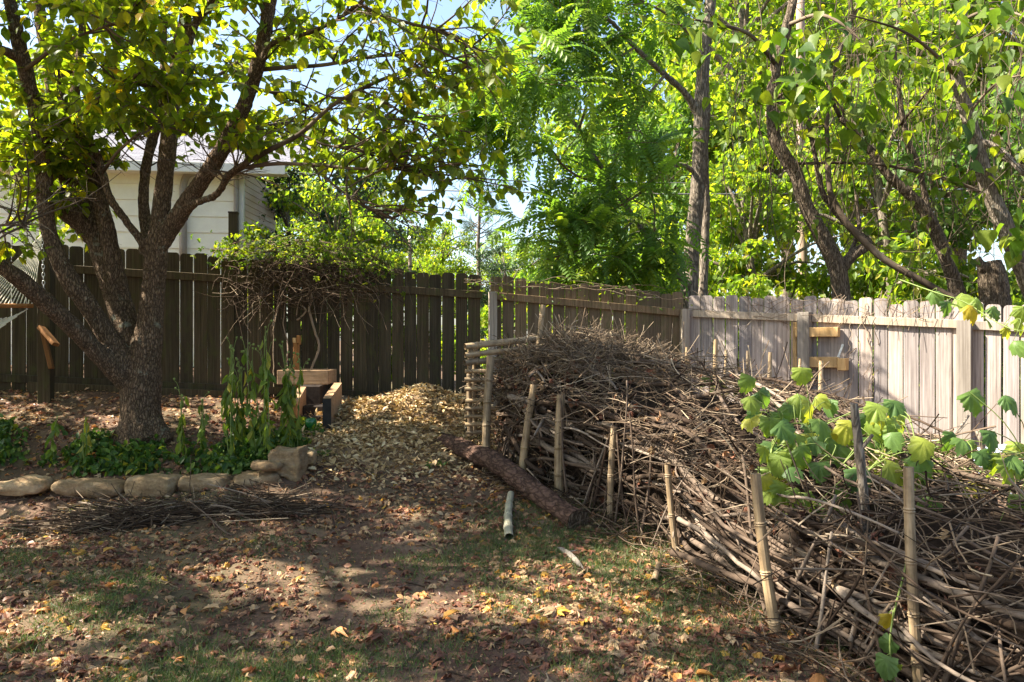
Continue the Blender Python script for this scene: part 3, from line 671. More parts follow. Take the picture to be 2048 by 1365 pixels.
pin_tree('pinnate_tree', 'straight grey-barked tree with drooping feathery leaves behind the fence corner',
 [[(1374, 640, D, 42), (1378, 590, D, 36), (1386, 480, D, 32), (1398, 345, D, 31), (1402, 230, D, 30), (1408, 120, D, 26), (1420, 20, D, 22), (1430, -120, D, 15)],
  [(1404, 640, D+.2, 22), (1407, 560, D+.2, 19), (1412, 420, D+.2, 17), (1410, 300, D+.15, 15), (1415, 200, D+.1, 14), (1400, 80, D, 10)],
  [(1400, 240, D, 18), (1372, 190, D-.1, 15), (1330, 150, D-.3, 13), (1270, 95, D-.5, 11), (1230, 50, D-.6, 8)],
  [(1390, 345, D, 13), (1360, 330, D-.2, 11), (1325, 345, D-.4, 9), (1300, 372, D-.5, 7)],
  [(1376, 570, D, 18), (1330, 520, D-.2, 14), (1270, 440, D-.5, 12), (1225, 370, D-.7, 11), (1185, 308, D-.9, 10), (1158, 259, D-1, 9), (1105, 192, D-1.1, 7)]],
 [[(1230, 50, D-.6, 8), (1180, 10, D-.8, 6), (1100, -40, D-1, 4), (1000, -60, D-1.2, 3)],
  [(1300, 372, D-.5, 7), (1260, 400, D-.8, 5), (1200, 430, D-1, 4), (1110, 450, D-1.2, 3)],
  [(1105, 192, D-1.1, 7), (1050, 190, D-1.2, 5), (1000, 196, D-1.3, 4), (950, 230, D-1.3, 2)],
  [(1158, 259, D-1, 6), (1180, 180, D-1.1, 5), (1170, 90, D-1.2, 4), (1120, 20, D-1.3, 3)],
  [(1225, 370, D-.7, 6), (1150, 350, D-1, 5), (1080, 290, D-1.2, 4), (1000, 270, D-1.3, 3)],
  [(1270, 440, D-.5, 6), (1230, 470, D-.8, 5), (1160, 500, D-1, 4), (1090, 520, D-1.1, 3)],
  [(1330, 520, D-.2, 6), (1290, 540, D-.4, 5), (1230, 560, D-.6, 3), (1180, 560, D-.6, 2)],
  [(1330, 150, D-.3, 7), (1290, 200, D-.7, 5), (1260, 270, D-.9, 4), (1240, 330, D-1, 3)],
  [(1270, 95, D-.5, 6), (1210, 130, D-.8, 5), (1140, 150, D-1, 4), (1060, 120, D-1.2, 3)],
  [(1300, 372, D-.5, 6), (1310, 430, D-.7, 4), (1300, 480, D-.7, 3), (1290, 520, D-.7, 2)],
  [(1105, 192, D-1.1, 6), (1080, 170, 9.7, 5), (1058, 150, 9.2, 4), (1030, 125, 8.8, 3)],
  [(1408, 100, D, 8), (1350, 40, D-.2, 6), (1280, 0, D-.4, 4), (1200, -40, D-.6, 3)]],
 tuple(at(1376, 640, D)*np.array([1, 1, 0])+np.array([0, 0, g1(*at(1376, 640, D)[:2])])), 17, (.34, .56))

def big_leaf_tree(name, label, limbs, thin, base, nbig, boxes, group=None, bk=M_BARK2, fill=0, d0=11.):
    t = thing(name, label, 'tree', base, group)
    LB = [limb(r) for r in limbs]; V, F = remesh([tubes(p, r, 12) for p, r in LB], .013, 26, .006); part('trunk', V, F, bk, t, smooth=True)
    TH = [limb(r) for r in thin]; parts_ = [tubes(p, r, 7) for p, r in TH]
    src = resample(TH+[l for l, rr in zip(LB, limbs)])
    q, d = pts_on(src, .25, 11); P1, R1 = branches(q, d, 1, (.4, 1.5), .006, -.05, .5, 8, .3)
    parts_.append(tubes(P1, R1, 4, False))
    V, F = join(parts_); part('twigs', V, F, M_DARKTWIG, t, attr=np.repeat(RNG.random(len(V)//24+1), 24)[:len(V)], smooth=True)
    if fill:
        q, d = pts_on(P1, .35, fill); N = len(q); ld = norm(runit(N)*.7+np.array([0, 0, -.6]))
        keep = q[:, 2] > 2.6; q, ld = q[keep], ld[keep]; N = len(q)
        V, F, a = scatter(HEART, q, frame(ld, RNG.normal(0, .5, N)), ru(N, .10, .19)); part('crown', V, F, M_LEAF_BIGC, t, attr=a)
    mes = []
    for k in range(3):
        v, f = leaf_t(.38+.04*k, .06+.03*k, .2+.1*k, ((.06, .75), (.22, 1.0), (.5, .80), (.78, .36))); me = mesh('leaf', v, f, smooth=True); me.materials.append(M_LEAF_BIG); mes.append(me)
    for k in range(nbig):
        bx_ = boxes[k % len(boxes)]; p = at(random.gauss((bx_[0]+bx_[2])/2, (bx_[2]-bx_[0])/3.6), random.gauss((bx_[1]+bx_[3])/2, (bx_[3]-bx_[1])/3.6), bx_[4]+random.uniform(-.4, .4))
        dd = np.array([[random.gauss(0, .7), random.gauss(-.1, .5), -.75+random.gauss(0, .4)]]); R = frame(dd, np.array([random.gauss(0, .5)]))[0]
        inst('leaf', mes[k % 3], t, p, R, random.uniform(.17, .30)*bx_[4]/11)
    return t
D = 11.2
def gb(px, d): p = at(px, 600, d); return (p[0], p[1], g1(p[0], p[1]))
big_leaf_tree('catalpa_tree', 'S-curved brown trunk forking just above the sunlit fence, big heart-shaped leaves',
 [[(1684, 640, D, 40), (1682, 580, D, 36), (1672, 530, D, 36), (1645, 475, D, 33), (1612, 410, D, 30), (1592, 350, D, 29), (1568, 312, D, 29), (1548, 270, D, 27), (1545, 210, D, 26), (1552, 130, D, 24), (1575, 50, D, 21), (1600, -60, D, 15)],
  [(1678, 545, D, 26), (1705, 512, D, 23), (1735, 488, D+.05, 21), (1712, 466, D+.1, 17), (1672, 425, D+.2, 14), (1645, 384, D+.2, 13), (1632, 320, D+.2, 12), (1620, 260, D+.2, 11), (1606, 205, D+.2, 9), (1590, 120, D+.2, 7)],
  [(1690, 525, D, 12), (1708, 490, D+.2, 11), (1718, 455, D+.3, 10), (1712, 390, D+.4, 8)]],
 [[(1552, 130, D, 10), (1500, 70, D-.8, 8), (1440, 50, D-1.4, 6), (1390, 40, D-1.8, 4)],
  [(1575, 50, D, 9), (1640, 30, D-.6, 7), (1700, 60, D-1, 5), (1740, 110, D-1.2, 3)],
  [(1548, 200, D, 8), (1600, 170, D-.5, 6), (1660, 190, D-.9, 4), (1690, 230, D-1, 3)],
  [(1590, 328, D, 6), (1680, 326, D-.1, 6), (1762, 330, D-.2, 6), (1840, 345, D-.3, 7), (1903, 361, D-.3, 7), (1975, 390, D-.3, 8)]],
 gb(1684, D), 120, [(1360, 10, 1440, 110, 9.6), (1480, 140, 1680, 230, 10.0), (1520, 40, 1760, 130, 10.2), (1560, 90, 1640, 210, 9.8), (1700, 120, 1780, 330, 10.4)], fill=4)
big_leaf_tree('leaning_tree', 'leaning dark trunk bowed left over the sunlit fence among hanging vines',
 [[(1925, 650, D, 34), (1915, 590, D, 30), (1895, 525, D, 28), (1860, 440, D, 26), (1820, 390, D, 22), (1780, 355, D, 20), (1740, 300, D, 17), (1705, 260, D, 15), (1680, 235, D, 13)],
  [(1862, 445, D, 16), (1852, 400, D, 14), (1835, 330, D, 13), (1812, 270, D, 12), (1800, 200, D, 11), (1790, 110, D, 9), (1800, 0, D, 7)]],
 [[(1680, 235, D, 9), (1655, 170, D, 7), (1680, 90, D, 6), (1720, 10, D, 5), (1750, -60, D, 4)],
  [(1655, 320, D-.3, 12), (1662, 390, D-.4, 12), (1690, 440, D-.5, 13), (1725, 480, D-.6, 14), (1770, 520, D-.7, 14), (1825, 552, D-.8, 14), (1880, 582, D-.9, 13), (1920, 600, D-1, 12)],
  [(1655, 320, D-.3, 10), (1656, 200, D-.2, 9), (1690, 70, D-.2, 8), (1725, -10, D-.2, 7)],
  [(1800, 250, D, 6), (1850, 190, D-.5, 5), (1900, 130, D-.8, 4), (1990, 60, D-1, 3)]],
 gb(1925, D), 60, [(1740, 10, 1900, 180, 10.5), (1880, 250, 2048, 420, 10.4), (1900, 20, 2060, 120, 10.3)], fill=4)
D = 10.3
big_leaf_tree('tall_tree', 'tall pale-barked trunk tilting left past the big square fence post',
 [[(2085, 640, D, 40), (2060, 570, D, 38), (2030, 500, D, 36), (2003, 440, D, 34), (1975, 370, D, 32), (1955, 300, D, 30), (1935, 230, D, 28), (1915, 160, D, 26), (1908, 110, D, 24), (1925, 40, D, 20), (1935, -80, D, 14)],
  [(1955, 280, D, 14), (2000, 300, D-.2, 13), (2040, 340, D-.4, 12), (2090, 380, D-.5, 10)]],
 [[(1910, 150, D, 8), (1860, 100, D-.4, 7), (1800, 60, D-.7, 5), (1700, 30, D-1, 3)],
  [(1925, 40, D, 8), (1980, 20, D-1, 6), (2040, 30, D-1.8, 4), (2090, 60, D-2.2, 3)],
  [(1935, 230, D, 7), (1990, 170, D-.4, 5), (2050, 150, D-.7, 4), (2110, 150, D-.9, 3)]],
 gb(2070, D), 46, [(1890, -20, 2040, 60, 7.6), (1940, 100, 2080, 260, 9.2), (1990, 400, 2070, 520, 9.8)], bk=M_BARK3, fill=5)
D = 10.9
st = thing('tree_stump', 'thick dark cut-off stump with hanging leaves just behind the fence', 'stump', gb(1990, D))
V, F = remesh([tubes(*limb([(1992, 650, D, 66), (1990, 600, D, 58), (1986, 560, D, 54), (1982, 535, D, 50), (1980, 522, D, 40)]), 14), tubes(*limb([(1985, 560, D, 26), (1962, 530, D-.05, 20), (1955, 515, D-.05, 16)]), 10)], .014, 24, .010); part('trunk', V, F, M_BARK2, st, smooth=True)

hv_ = thing('hanging_vines', 'thin bare vine strands hanging in loops between the trees behind the sunlit fence', 'vine', tuple(at(1750, 560, 11)))
n = 170; x = ru(n, 1430, 2080); yt = ru(n, -60, 330); dp = ru(n, 10.4, 12.2); ln = ru(n, .8, 3.0); t_ = np.linspace(0, 1, 14)
P0 = np.array([at(a, b, c) for a, b, c in zip(x, yt, dp)]); sway = RNG.normal(0, .35, (n, 3))*np.array([1, .4, .3]); w1 = RNG.normal(0, .10, (n, 3))*np.array([1, .5, .3]); ph_ = ru(n, 0, 6)
Pv = P0[:, None]+np.array([0, 0, -1])*ln[:, None, None]*t_[None, :, None]+sway[:, None]*(t_**1.5)[None, :, None]*ln[:, None, None]*.6+w1[:, None]*np.sin(t_[None, :]*7+ph_[:, None])[..., None]; Pv[..., 2] = np.maximum(Pv[..., 2], 1.2)
V, F = tubes(Pv, RNG.uniform(.003, .009, (n, 1))*np.linspace(1, .6, 14)[None], 5, False); part('strands', V, F, M_DARKTWIG, hv_, attr=np.repeat(RNG.random(n), 70), smooth=True, kind='stuff')
q, d_ = pts_on(Pv, .3, 3); P1_, R1_ = branches(q, d_, 1, (.2, .7), .003, 0, .4, 6, .5); V, F = tubes(P1_, R1_, 4, False); part('side_shoots', V, F, M_DARKTWIG, hv_, attr=np.repeat(RNG.random(len(P1_)), 24), kind='stuff')

# ------------------------------------------------------------------ woods behind
def crown_pts(n, rad, ncl, seed):
    r = np.random.default_rng(seed)
    c = norm(r.normal(size=(ncl, 3)))*(r.random((ncl, 1))**.45)*np.array(rad)
    k = r.integers(0, ncl, n); rc = r.uniform(.35, .8, ncl)[k][:, None]*np.mean(rad)*.33
    p = c[k]+norm(r.normal(size=(n, 3)))*(r.random((n, 1))**.5)*rc*np.array([1.15, 1.15, .7]); return p, c
BGM = []
def bg_proto(rad, n, ncl, size, h, mat, seed, T=LEAF1, tr=.12, barkm=M_BARK3):
    global RNG
    p, c = crown_pts(n, rad, ncl, seed); N = len(p); ld = norm(runit(N)*.8+np.array([0, 0, -.5])); zc = h-rad[2]*.85
    V, F, a = scatter(T, p+np.array([0, 0, zc]), frame(ld, RNG.normal(0, .6, N)), ru(N, *size)); cm = mesh('crown', V, F, a); cm.materials.append(mat)
    K = 10; tp = np.stack([.25*np.sin(np.linspace(0, 3, K)+seed), .2*np.cos(np.linspace(0, 2.5, K)*1.3+seed), np.linspace(-.4, zc+rad[2]*.6, K)], 1); ps = [tubes(tp, np.linspace(tr, tr*.3, K), 8)]
    for q in c[::2]:
        i0 = min(K-2, max(2, int(K*(zc+q[2]*.5-.6)/(zc+rad[2]*.6)))); s = tp[i0]; e = q+np.array([0, 0, zc]); m = (s+e)/2+np.array([0, 0, .25]); ps.append(tubes(spline([s, m, e], 7), np.linspace(tr*.4, tr*.08, 7), 5))
    V, F = join(ps); tm = mesh('trunk', V, F, smooth=True); tm.materials.append(barkm)
    return tm, cm
M_LEAF_BG2 = leafmat('cool_woodland_leaf', [(0, (.045, .095, .03)), (.6, (.09, .165, .045)), (1, (.17, .24, .05))], .5, (1.8, 1.9, .6))
P_A = bg_proto((2.6, 2.6, 3.2), 6000, 46, (.13, .24), 7.5, M_LEAF_BG2, 1)
P_B = bg_proto((2.2, 2.2, 2.6), 5600, 34, (.10, .20), 5.6, M_LEAF_BG, 2)
P_C = bg_proto((3.2, 3.2, 4.4), 7600, 70, (.16, .30), 11., M_LEAF_BG, 3, tr=.2)
P_S = bg_proto((1.5, 1.2, 1.05), 5500, 30, (.07, .14), 1.95, M_LEAF_BG, 4, tr=.04)
P_E = bg_proto((1.7, 1.7, 2.6), 8000, 50, (.07, .14), 5.4, M_LEAF_BLUE, 5, tr=.1)
def plant(proto, name, label, x, y, sc=1., rz=None, group='trees of the woods beyond the fence', cat='tree'):
    t = thing(name, label, cat, (x, y, g1(x, y)-.05), group); rz = random.uniform(0, 6.28) if rz is None else rz; t.rotation_euler = (0, 0, rz); t.scale = (sc, sc, sc*random.uniform(.92, 1.1))
    for n, me in (('trunk', proto[0]), ('crown', proto[1])):
        o = bpy.data.objects.new(n, me); COL.objects.link(o); o.parent = t
    return t
WL = 'bright yellow-green woodland tree standing behind the fence trees'
for (px, d, pr, s) in [(1510, 17, P_B, 1.1), (1770, 16.5, P_B, 1.2), (2110, 15, P_A, 1.1), (1500, 24, P_C, 1.1), (1690, 23, P_C, 1.15), (1870, 24, P_C, 1.2), (2060, 23, P_C, 1.2), (1350, 24, P_A, 1.2), (1560, 31, P_C, 1.6), (1730, 33, P_C, 1.7), (1900, 32, P_C, 1.7), (2080, 31, P_C, 1.65), (1420, 34, P_C, 1.5), (1270, 36, P_C, 1.35)]:
    lb = 'small bushy yellow-green tree close behind the fence trees' if d < 20 else ('mid-height yellow-green woodland tree behind the small bushy ones' if d < 28 else 'tallest yellow-green tree at the back of the woods')
    plant(pr, 'woodland_tree', lb, (px-1024)/FPX*d, d, s, group='small bushy trees behind the fence' if d < 20 else ('mid-height woodland trees' if d < 28 else 'tallest trees at the back of the woods'))
WL2 = 'pale distant woodland tree beyond the gap in the canopy'
for (px, d, pr, s) in [(1180, 40, P_C, .78), (1060, 46, P_C, .62), (880, 42, P_C, .62), (760, 36, P_C, .72), (640, 30, P_C, .85), (500, 34, P_C, .9), (1000, 60, P_C, .8), (840, 64, P_C, .85), (1150, 62, P_C, .9), (720, 60, P_C, 1.0), (930, 38, P_B, .75), (560, 48, P_C, 1.2), (300, 32, P_C, 1.0), (100, 30, P_C, 1.0), (-150, 26, P_C, 1.0)]:
    plant(pr, 'woodland_tree', WL2 if d < 55 else 'farthest pale tree on the skyline under the canopy gap', (px-1024)/FPX*d, d, s, group='pale trees beyond the canopy gap' if d < 55 else 'farthest pale trees on the skyline')
SL_ = 'bright leafy shrub growing low behind the fence'
for (px, d, s) in [(1000, 13, .75), (1100, 12.2, .8), (1230, 12.6, .85), (1460, 12.8, .9), (1560, 13.4, .95), (1650, 13, .85), (1760, 12.5, .95), (1850, 12.8, 1.), (1960, 12, .9), (2060, 11.5, 1.), (1330, 13.2, .9), (1400, 17, 1.5), (1490, 18, 1.6), (1590, 17.5, 1.6), (1700, 18, 1.6), (1820, 17, 1.6), (1940, 18, 1.6), (2050, 17, 1.6), (1290, 18, 1.5), (1180, 19, 1.4)]:
    big = d > 16; plant(P_S, 'leafy_shrub', 'large rounded leafy shrub filling the gap under the woodland crowns' if big else SL_, (px-1024)/FPX*d, d, s, group='large shrubs under the woodland crowns' if big else 'shrubs low behind the fence', cat='shrub')
for (px, d, s, l) in [(770, 15.5, 1.0, 'shrub right of the vine tangle beyond the fence')]:
    plant(P_S, 'leafy_shrub', l, (px-1024)/FPX*d, d, s, group=None, cat='shrub')
plant(P_B, 'leafy_shrub', 'tall soft green shrub rising behind the vine tangle on the dark fence', (655-1024)/FPX*13.8, 13.8, .62, group=None, cat='shrub')
for (px, d, s, l) in [(585, 15.5, .78, 'dark blue-green evergreen beside the beige house wing'), (690, 18, .95, 'taller blue-green evergreen behind the shrub on the fence'), (1010, 30, .9, 'slim blue-green evergreen by the distant bare-trunk pine')]:
    plant(P_E, 'evergreen_tree', l, (px-1024)/FPX*d, d, s, group=None)
# far pine with a bare trunk
d = 40; pb = at(960, 600, d); pine = thing('pine_tree', 'slender distant pine with bare trunk and thin needled top in the sky gap', 'tree', (pb[0], d, g1(pb[0], d)))
V, F = tubes(np.array([(pb[0]+.1*math.sin(k), d, z) for k, z in enumerate(np.linspace(0.2, 10.2, 9))]), np.linspace(.15, .05, 9), 8); part('trunk', V, F, M_BARK3, pine, smooth=True)
z = ru(42, 5.2, 10.2); src = np.stack([np.full(42, pb[0]), np.full(42, d), z], 1); dd = norm(np.stack([ru(42), ru(42), np.full(42, .25)], 1)); P1, R1 = branches(src, dd, 1, (.9, 1.9), .03, 0, .15, 6, 1.5)
V, F = tubes(P1, R1, 5, False); part('limbs', V, F, M_BARK3, pine)
q, dn = pts_on(P1, .3, 60); N = len(q); V, F, a = scatter(leaf_t(.03, 0, .1, ((.5, 1.),)), q, frame(norm(dn+runit(N)*.9), ru(N)), ru(N, .3, .5)); part('crown', V, F, M_LEAF_BLUE, pine, attr=a)
# poles and cables
d = 19; up_ = thing('utility_pole', 'round weathered utility pole beside the S-curved trunk', 'pole', gb(1606, d))
def gpole(px, pxt, d, ytop, wpx, par, mat):
    b = at(px, 600, d); t_ = at(pxt, ytop, d); r = wpx/2/FPX*d; P = np.linspace([b[0], d, g1(b[0], d)-.1], t_, 8); V, F = tubes(P, np.linspace(r*1.08, r*.86, 8), 14); return part('pole', V, F, mat, par, smooth=True)
gpole(1608, 1600, d, -60, 19, up_, M_POLE)
V, F = bbox(at(1603, 232, d)+np.array([0, -.16, 0]), (.9, .05, .06)); part('crossarm', V, F, M_POLE, up_)
for k in (-.75, -.3, .35, .8):
    q = at(1603, 232, d)+np.array([k, -.16, .12]); V, F = tubes(np.array([q+[0, 0, -.06], q, q+[0, 0, .05]]), np.array([.04, .05, .025]), 8); part('insulator', V, F, M_TRIM, up_)
d = 34; fp = thing('utility_pole', 'thin grey distant pole above the dark fence boards', 'pole', gb(820, d)); gpole(820, 820, d, 476, 8, fp, M_POLE)
V, F = tubes(np.array([at(820, 478, d)+[0, 0, .0], at(820, 474, d)+[0, 0, .02]]), np.array([.11, .04]), 8); part('cap', V, F, M_METAL, fp)
for nm, a_, b_, r, mt, lb in [
 ('power_line', at(1603, 270, 18.8), at(2500, 268, 20), .012, M_WIREB, 'topmost bright cable running right from the utility pole'),
 ('power_line', at(1603, 372, 18.8), at(2500, 345, 20), .014, M_WIREB, 'middle bright cable sagging across the right-hand woods'),
 ('power_line', at(1603, 391, 18.8), at(2500, 366, 20), .022, M_WIREB, 'thick bundled lower cable below the middle cable'),
 ('power_line', at(1603, 388, 18.8), at(300, 350, 30), .02, M_WIRE, 'black cable crossing the sky gap left of the utility pole'),
 ('power_line', at(1603, 366, 18.8), at(300, 325, 30), .010, M_WIRE, 'thin dark cable above the black cable in the sky gap'),
 ('power_line', at(1603, 402, 18.8), at(900, 560, 34), .010, M_WIREB, 'faint pale cable slanting down through the right-hand leaves')]:
    t = np.linspace(0, 1, 24)[:, None]; P = a_+(b_-a_)*t; P[:, 2] -= (4*t*(1-t)).ravel()*.22
    V, F = tubes(P, np.full(24, r), 6); o = part(nm, V, F, mt, smooth=True); tag(o, lb, 'cable')

# ------------------------------------------------------------------ shade trees left of the camera (cast the dapple)
P_SH = bg_proto((3.3, 3.3, 1.7), 6000, 44, (.12, .23), 7.6, M_LEAF_BG, 8, tr=.2, barkm=M_BARK1)
for (x, y, s, l) in [(-8.1, 6.7, 1.0, 'low bushy shade tree left of the hammock'), (-7.9, 10.2, .95, 'low bushy shade tree between the dark fence and the house')]:
    plant(P_B, 'shade_tree', l, x, y, s, group=None)
for (x, y, s, l) in [ (-7.3, 5.2, .9, 'broad shade tree standing level with the stalk heap left of the lawn'), (-5.0, 2.0, .95, 'broad shade tree standing left of the lawn'), (-2.6, -1.6, .9, 'broad shade tree standing behind the lawn')]:
    plant(P_SH, 'shade_tree', l, x, y, s, group=None)

# ------------------------------------------------------------------ hammock and its post
hp = at(92, 785, 8.55); hpz = g1(hp[0], hp[1])
post = thing('hammock_post', 'square timber post with orange diagonal braces holding the hammock', 'post', (hp[0], hp[1], hpz))
zt = EYE-(478-682.5)/FPX*8.55
V, F = bbox((hp[0], hp[1], (zt+hpz-.2)/2), (.062, .062, (zt-hpz+.2)/2), rotz(.15)); part('timber', V, F, M_RAIL_R if False else M_FENCE_D, post)
for a, b in ((at(84, 655, 8.46), at(103, 738, 8.46)), (at(82, 655, 8.4), at(112, 690, 8.3))):
    d_ = b-a; L = np.linalg.norm(d_); R = frame(d_[None], np.array([.3]))[0]; V, F = bbox((a+b)/2, (.045, L/2, .02), R); part('brace', V, F, M_BRACE, post)
ring = at(84, 470, 8.4)
hm = thing('rope_hammock', 'cotton rope hammock with wooden spreader bar hung from a chain', 'hammock', tuple(at(10, 640, 7.6)))
sb0, sb1 = at(-75, 612, 7.35), at(66, 612, 7.75)
P = np.linspace(sb0, sb1, 8); V, F = tubes(P, np.full(8, .022), 10); part('spreader_bar', V, F, M_BRACE, hm, smooth=True)
for k in range(17):
    t = k/16; e = sb0+(sb1-sb0)*(t*.96+.02); P = np.linspace(e, ring, 8); P[:, 2] -= .03*np.sin(np.linspace(0, np.pi, 8)); V, F = tubes(P, np.full(8, .0055), 5); part('rope', V, F, M_ROPE, hm)
# net bed: diamond mesh sagging away towards the left
net = []; bedv = (at(-700, 560, 5.2)-at(-5, 612, 7.55)); L = np.linalg.norm(bedv)
for s in (-1, 1):
    for k in range(-26, 27):
        u = np.linspace(0, 1, 22); vv = (k/13)+s*u*3.2; ok = (vv > 0) & (vv < 1)
        if ok.sum() < 4: continue
        uu = u[ok]; P = sb0[None]+(sb1-sb0)[None]*vv[ok][:, None]+bedv[None]*uu[:, None]; P[:, 2] -= .55*np.sin(np.pi*uu)+.12*np.sin(np.pi*vv[ok])
        Q = spline(P, 14); net.append(tubes(Q, np.full(14, .005), 4, False))
V, F = join(net); part('net', V, F, M_ROPE, hm)
ch = []
for k in range(16):
    c = ring+np.array([.0, 0, 0])+(at(88, 590, 8.45)-ring)*(k/15); a = np.linspace(0, 2*np.pi, 13); R = rotz(k % 2*1.57+.4); P = np.stack([.012*np.cos(a), 0*a, .026*np.sin(a)], 1)@R.T+c; ch.append(tubes(P, np.full(13, .004), 5, False))
V, F = join(ch); part('chain', V, F, M_METAL, hm, smooth=True)

# ------------------------------------------------------------------ edging stones
def rock(dim, seed, n=15):
    g = np.linspace(-1, 1, n); vs = {}; V = []; F = []
    def vid(p):
        k = tuple(np.round(p, 4))
        if k not in vs: vs[k] = len(V); V.append(p)
        return vs[k]
    for ax in range(3):
        for s in (-1, 1):
            for i in range(n-1):
                for j in range(n-1):
                    q = []
                    for a, b in ((0, 0), (1, 0), (1, 1), (0, 1)):
                        p = np.zeros(3); p[ax] = s; p[(ax+1) % 3] = g[i+a]; p[(ax+2) % 3] = g[j+b]; q.append(vid(p))
                    F.append(q if s > 0 else q[::-1])
    V = np.array(V); r = np.linalg.norm(V, axis=1, keepdims=True); V = V*(1-(.15+.09*(seed % 3))*(r-1)/.73)
    dim = np.array(dim); W = V*dim+np.array([seed*7.1, seed*3.3, 0]); n_ = norm(V/dim)
    W2 = V*dim+n_*(fbm(W, 4.2, 3)*.20*dim.min()+fbm(W, 17, 3)*.13*dim.min()+np.floor(vnoise(W, 7)*2.5)*.11*dim.min())[:, None]
    return W2, np.array(F)
for k, (a, b, y0, y1, d, dy, tilt, lb) in enumerate([
 (-25, 103, 948, 988, 6.85, .15, .0, 'long low sandstone block at the outer end of the bed edging'),
 (105, 258, 947, 996, 6.85, .16, .05, 'longest tan sandstone block with a humped top in the bed edging'),
 (259, 360, 942, 990, 6.88, .16, .0, 'squarish pale sandstone block in the middle of the bed edging'),
 (362, 467, 938, 983, 6.92, .16, -.04, 'pitted sandstone block with a sunlit notched top in the bed edging'),
 (468, 560, 936, 976, 6.98, .14, -.12, 'tapering sandstone block beneath the flat capstone'),
 (543, 612, 882, 955, 7.12, .13, .1, 'upright rounded boulder at the corner of the bed'),
 (503, 567, 914, 940, 6.95, .12, .04, 'flat pale capstone resting on the edging'),
 (598, 632, 895, 930, 7.3, .08, .0, 'small tan stone tucked behind the upright boulder')]):
    c = at((a+b)/2, (y0+y1)/2+4, d); hw, hh = (b-a)/2/FPX*d, (y1-y0)/2/FPX*d
    V, F = rock((hw*.97, dy, hh*(.74 if k != 5 else .86)), k+1); V[:, 2] *= 1+(.22*math.sin(k*2.7+1))*V[:, 0]/hw+.10*np.sin(V[:, 0]/hw*2.5+k); V = V@eul([[0, tilt, .08*math.sin(k*2.1)]])[0].T+c
    o = part('edging_stone', V, [F], M_STONE, smooth=True); tag(o, lb, 'stone', 'stones edging the garden bed')

# ------------------------------------------------------------------ timber box on dark blocks
d = 8.75
def px_box(name, a, b, y0, y1, d, hy_, mat, parent, rot=0., bev=.005):
    c = at((a+b)/2, (y0+y1)/2, d); V, F = bbox((c[0], d+hy_, c[2]), ((b-a)/2/FPX*d, hy_, (y1-y0)/2/FPX*d), rotz(rot), bev); return part(name, V, F, mat, parent)
tb = thing('timber_box', 'open tan lumber box frame set on dark blocks by the fence', 'box', tuple(at(606, 770, d)))
c = at(606, 755, d); w2, hh = 51/FPX*d, .078
for (ox, oy, sx, sy) in ((0, -.2, w2, .019), (0, .2, w2, .019), (-w2+.019, 0, .019, .18), (w2-.019, 0, .019, .18)):
    V, F = bbox(c+np.array([ox, oy+.2, 0]), (sx, sy, hh-(.0 if sx > .1 else .003)), None, .004); part('board', V, F, M_CEDAR, tb)
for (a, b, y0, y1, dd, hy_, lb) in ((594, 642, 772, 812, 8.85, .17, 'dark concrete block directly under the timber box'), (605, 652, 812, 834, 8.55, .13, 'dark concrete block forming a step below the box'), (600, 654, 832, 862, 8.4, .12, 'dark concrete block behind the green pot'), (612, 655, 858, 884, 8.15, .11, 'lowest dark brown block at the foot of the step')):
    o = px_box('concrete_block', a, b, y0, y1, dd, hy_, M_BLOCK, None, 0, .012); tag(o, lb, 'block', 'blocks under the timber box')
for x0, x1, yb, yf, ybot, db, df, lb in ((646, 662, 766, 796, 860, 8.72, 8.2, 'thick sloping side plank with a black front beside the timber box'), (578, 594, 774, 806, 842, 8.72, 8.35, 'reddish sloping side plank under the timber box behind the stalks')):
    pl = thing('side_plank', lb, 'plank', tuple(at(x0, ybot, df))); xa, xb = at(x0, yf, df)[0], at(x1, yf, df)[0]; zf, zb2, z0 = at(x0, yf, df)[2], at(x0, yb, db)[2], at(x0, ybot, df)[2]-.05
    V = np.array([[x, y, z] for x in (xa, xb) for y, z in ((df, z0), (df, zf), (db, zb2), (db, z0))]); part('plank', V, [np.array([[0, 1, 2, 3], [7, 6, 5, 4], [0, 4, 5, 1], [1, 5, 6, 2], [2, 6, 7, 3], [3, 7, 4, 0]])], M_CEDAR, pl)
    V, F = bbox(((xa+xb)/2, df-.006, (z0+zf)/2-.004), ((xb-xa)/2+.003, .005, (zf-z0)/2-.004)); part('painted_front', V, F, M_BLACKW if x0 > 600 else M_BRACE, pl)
ls = thing('lumber_offcut', 'upright lumber offcut with a stub block leaning at the dark fence', 'lumber', tuple(at(593, 760, 9.15)))
for a, b, y0, y1 in ((586, 598, 686, 775), (592.5, 601, 671, 690), (585, 592, 676, 686)):
    px_box('stick', a, b, y0, y1, 9.1, .02, M_PINE if y0 > 672 and y1 < 700 else M_BRACE, ls)
pp = at(622, 858, 8.12); a = np.linspace(0, 2*np.pi, 20, endpoint=False)
prof = [(.0, .0), (.038, .0), (.055, .035), (.060, .07), (.052, .1), (.046, .108), (.042, .1), (.045, .07), (.0, .05)]
V = np.array([[r*math.cos(t), r*math.sin(t), z] for r, z in prof for t in a])+pp; k = np.arange(20); F = np.concatenate([np.stack([i_*20+k, i_*20+(k+1) % 20, (i_+1)*20+(k+1) % 20, (i_+1)*20+k], 1) for i_ in range(len(prof)-1)])
o = part('plant_pot', V, [F], M_POT, smooth=True); tag(o, 'small round glazed green pot in front of the dark blocks', 'pot')
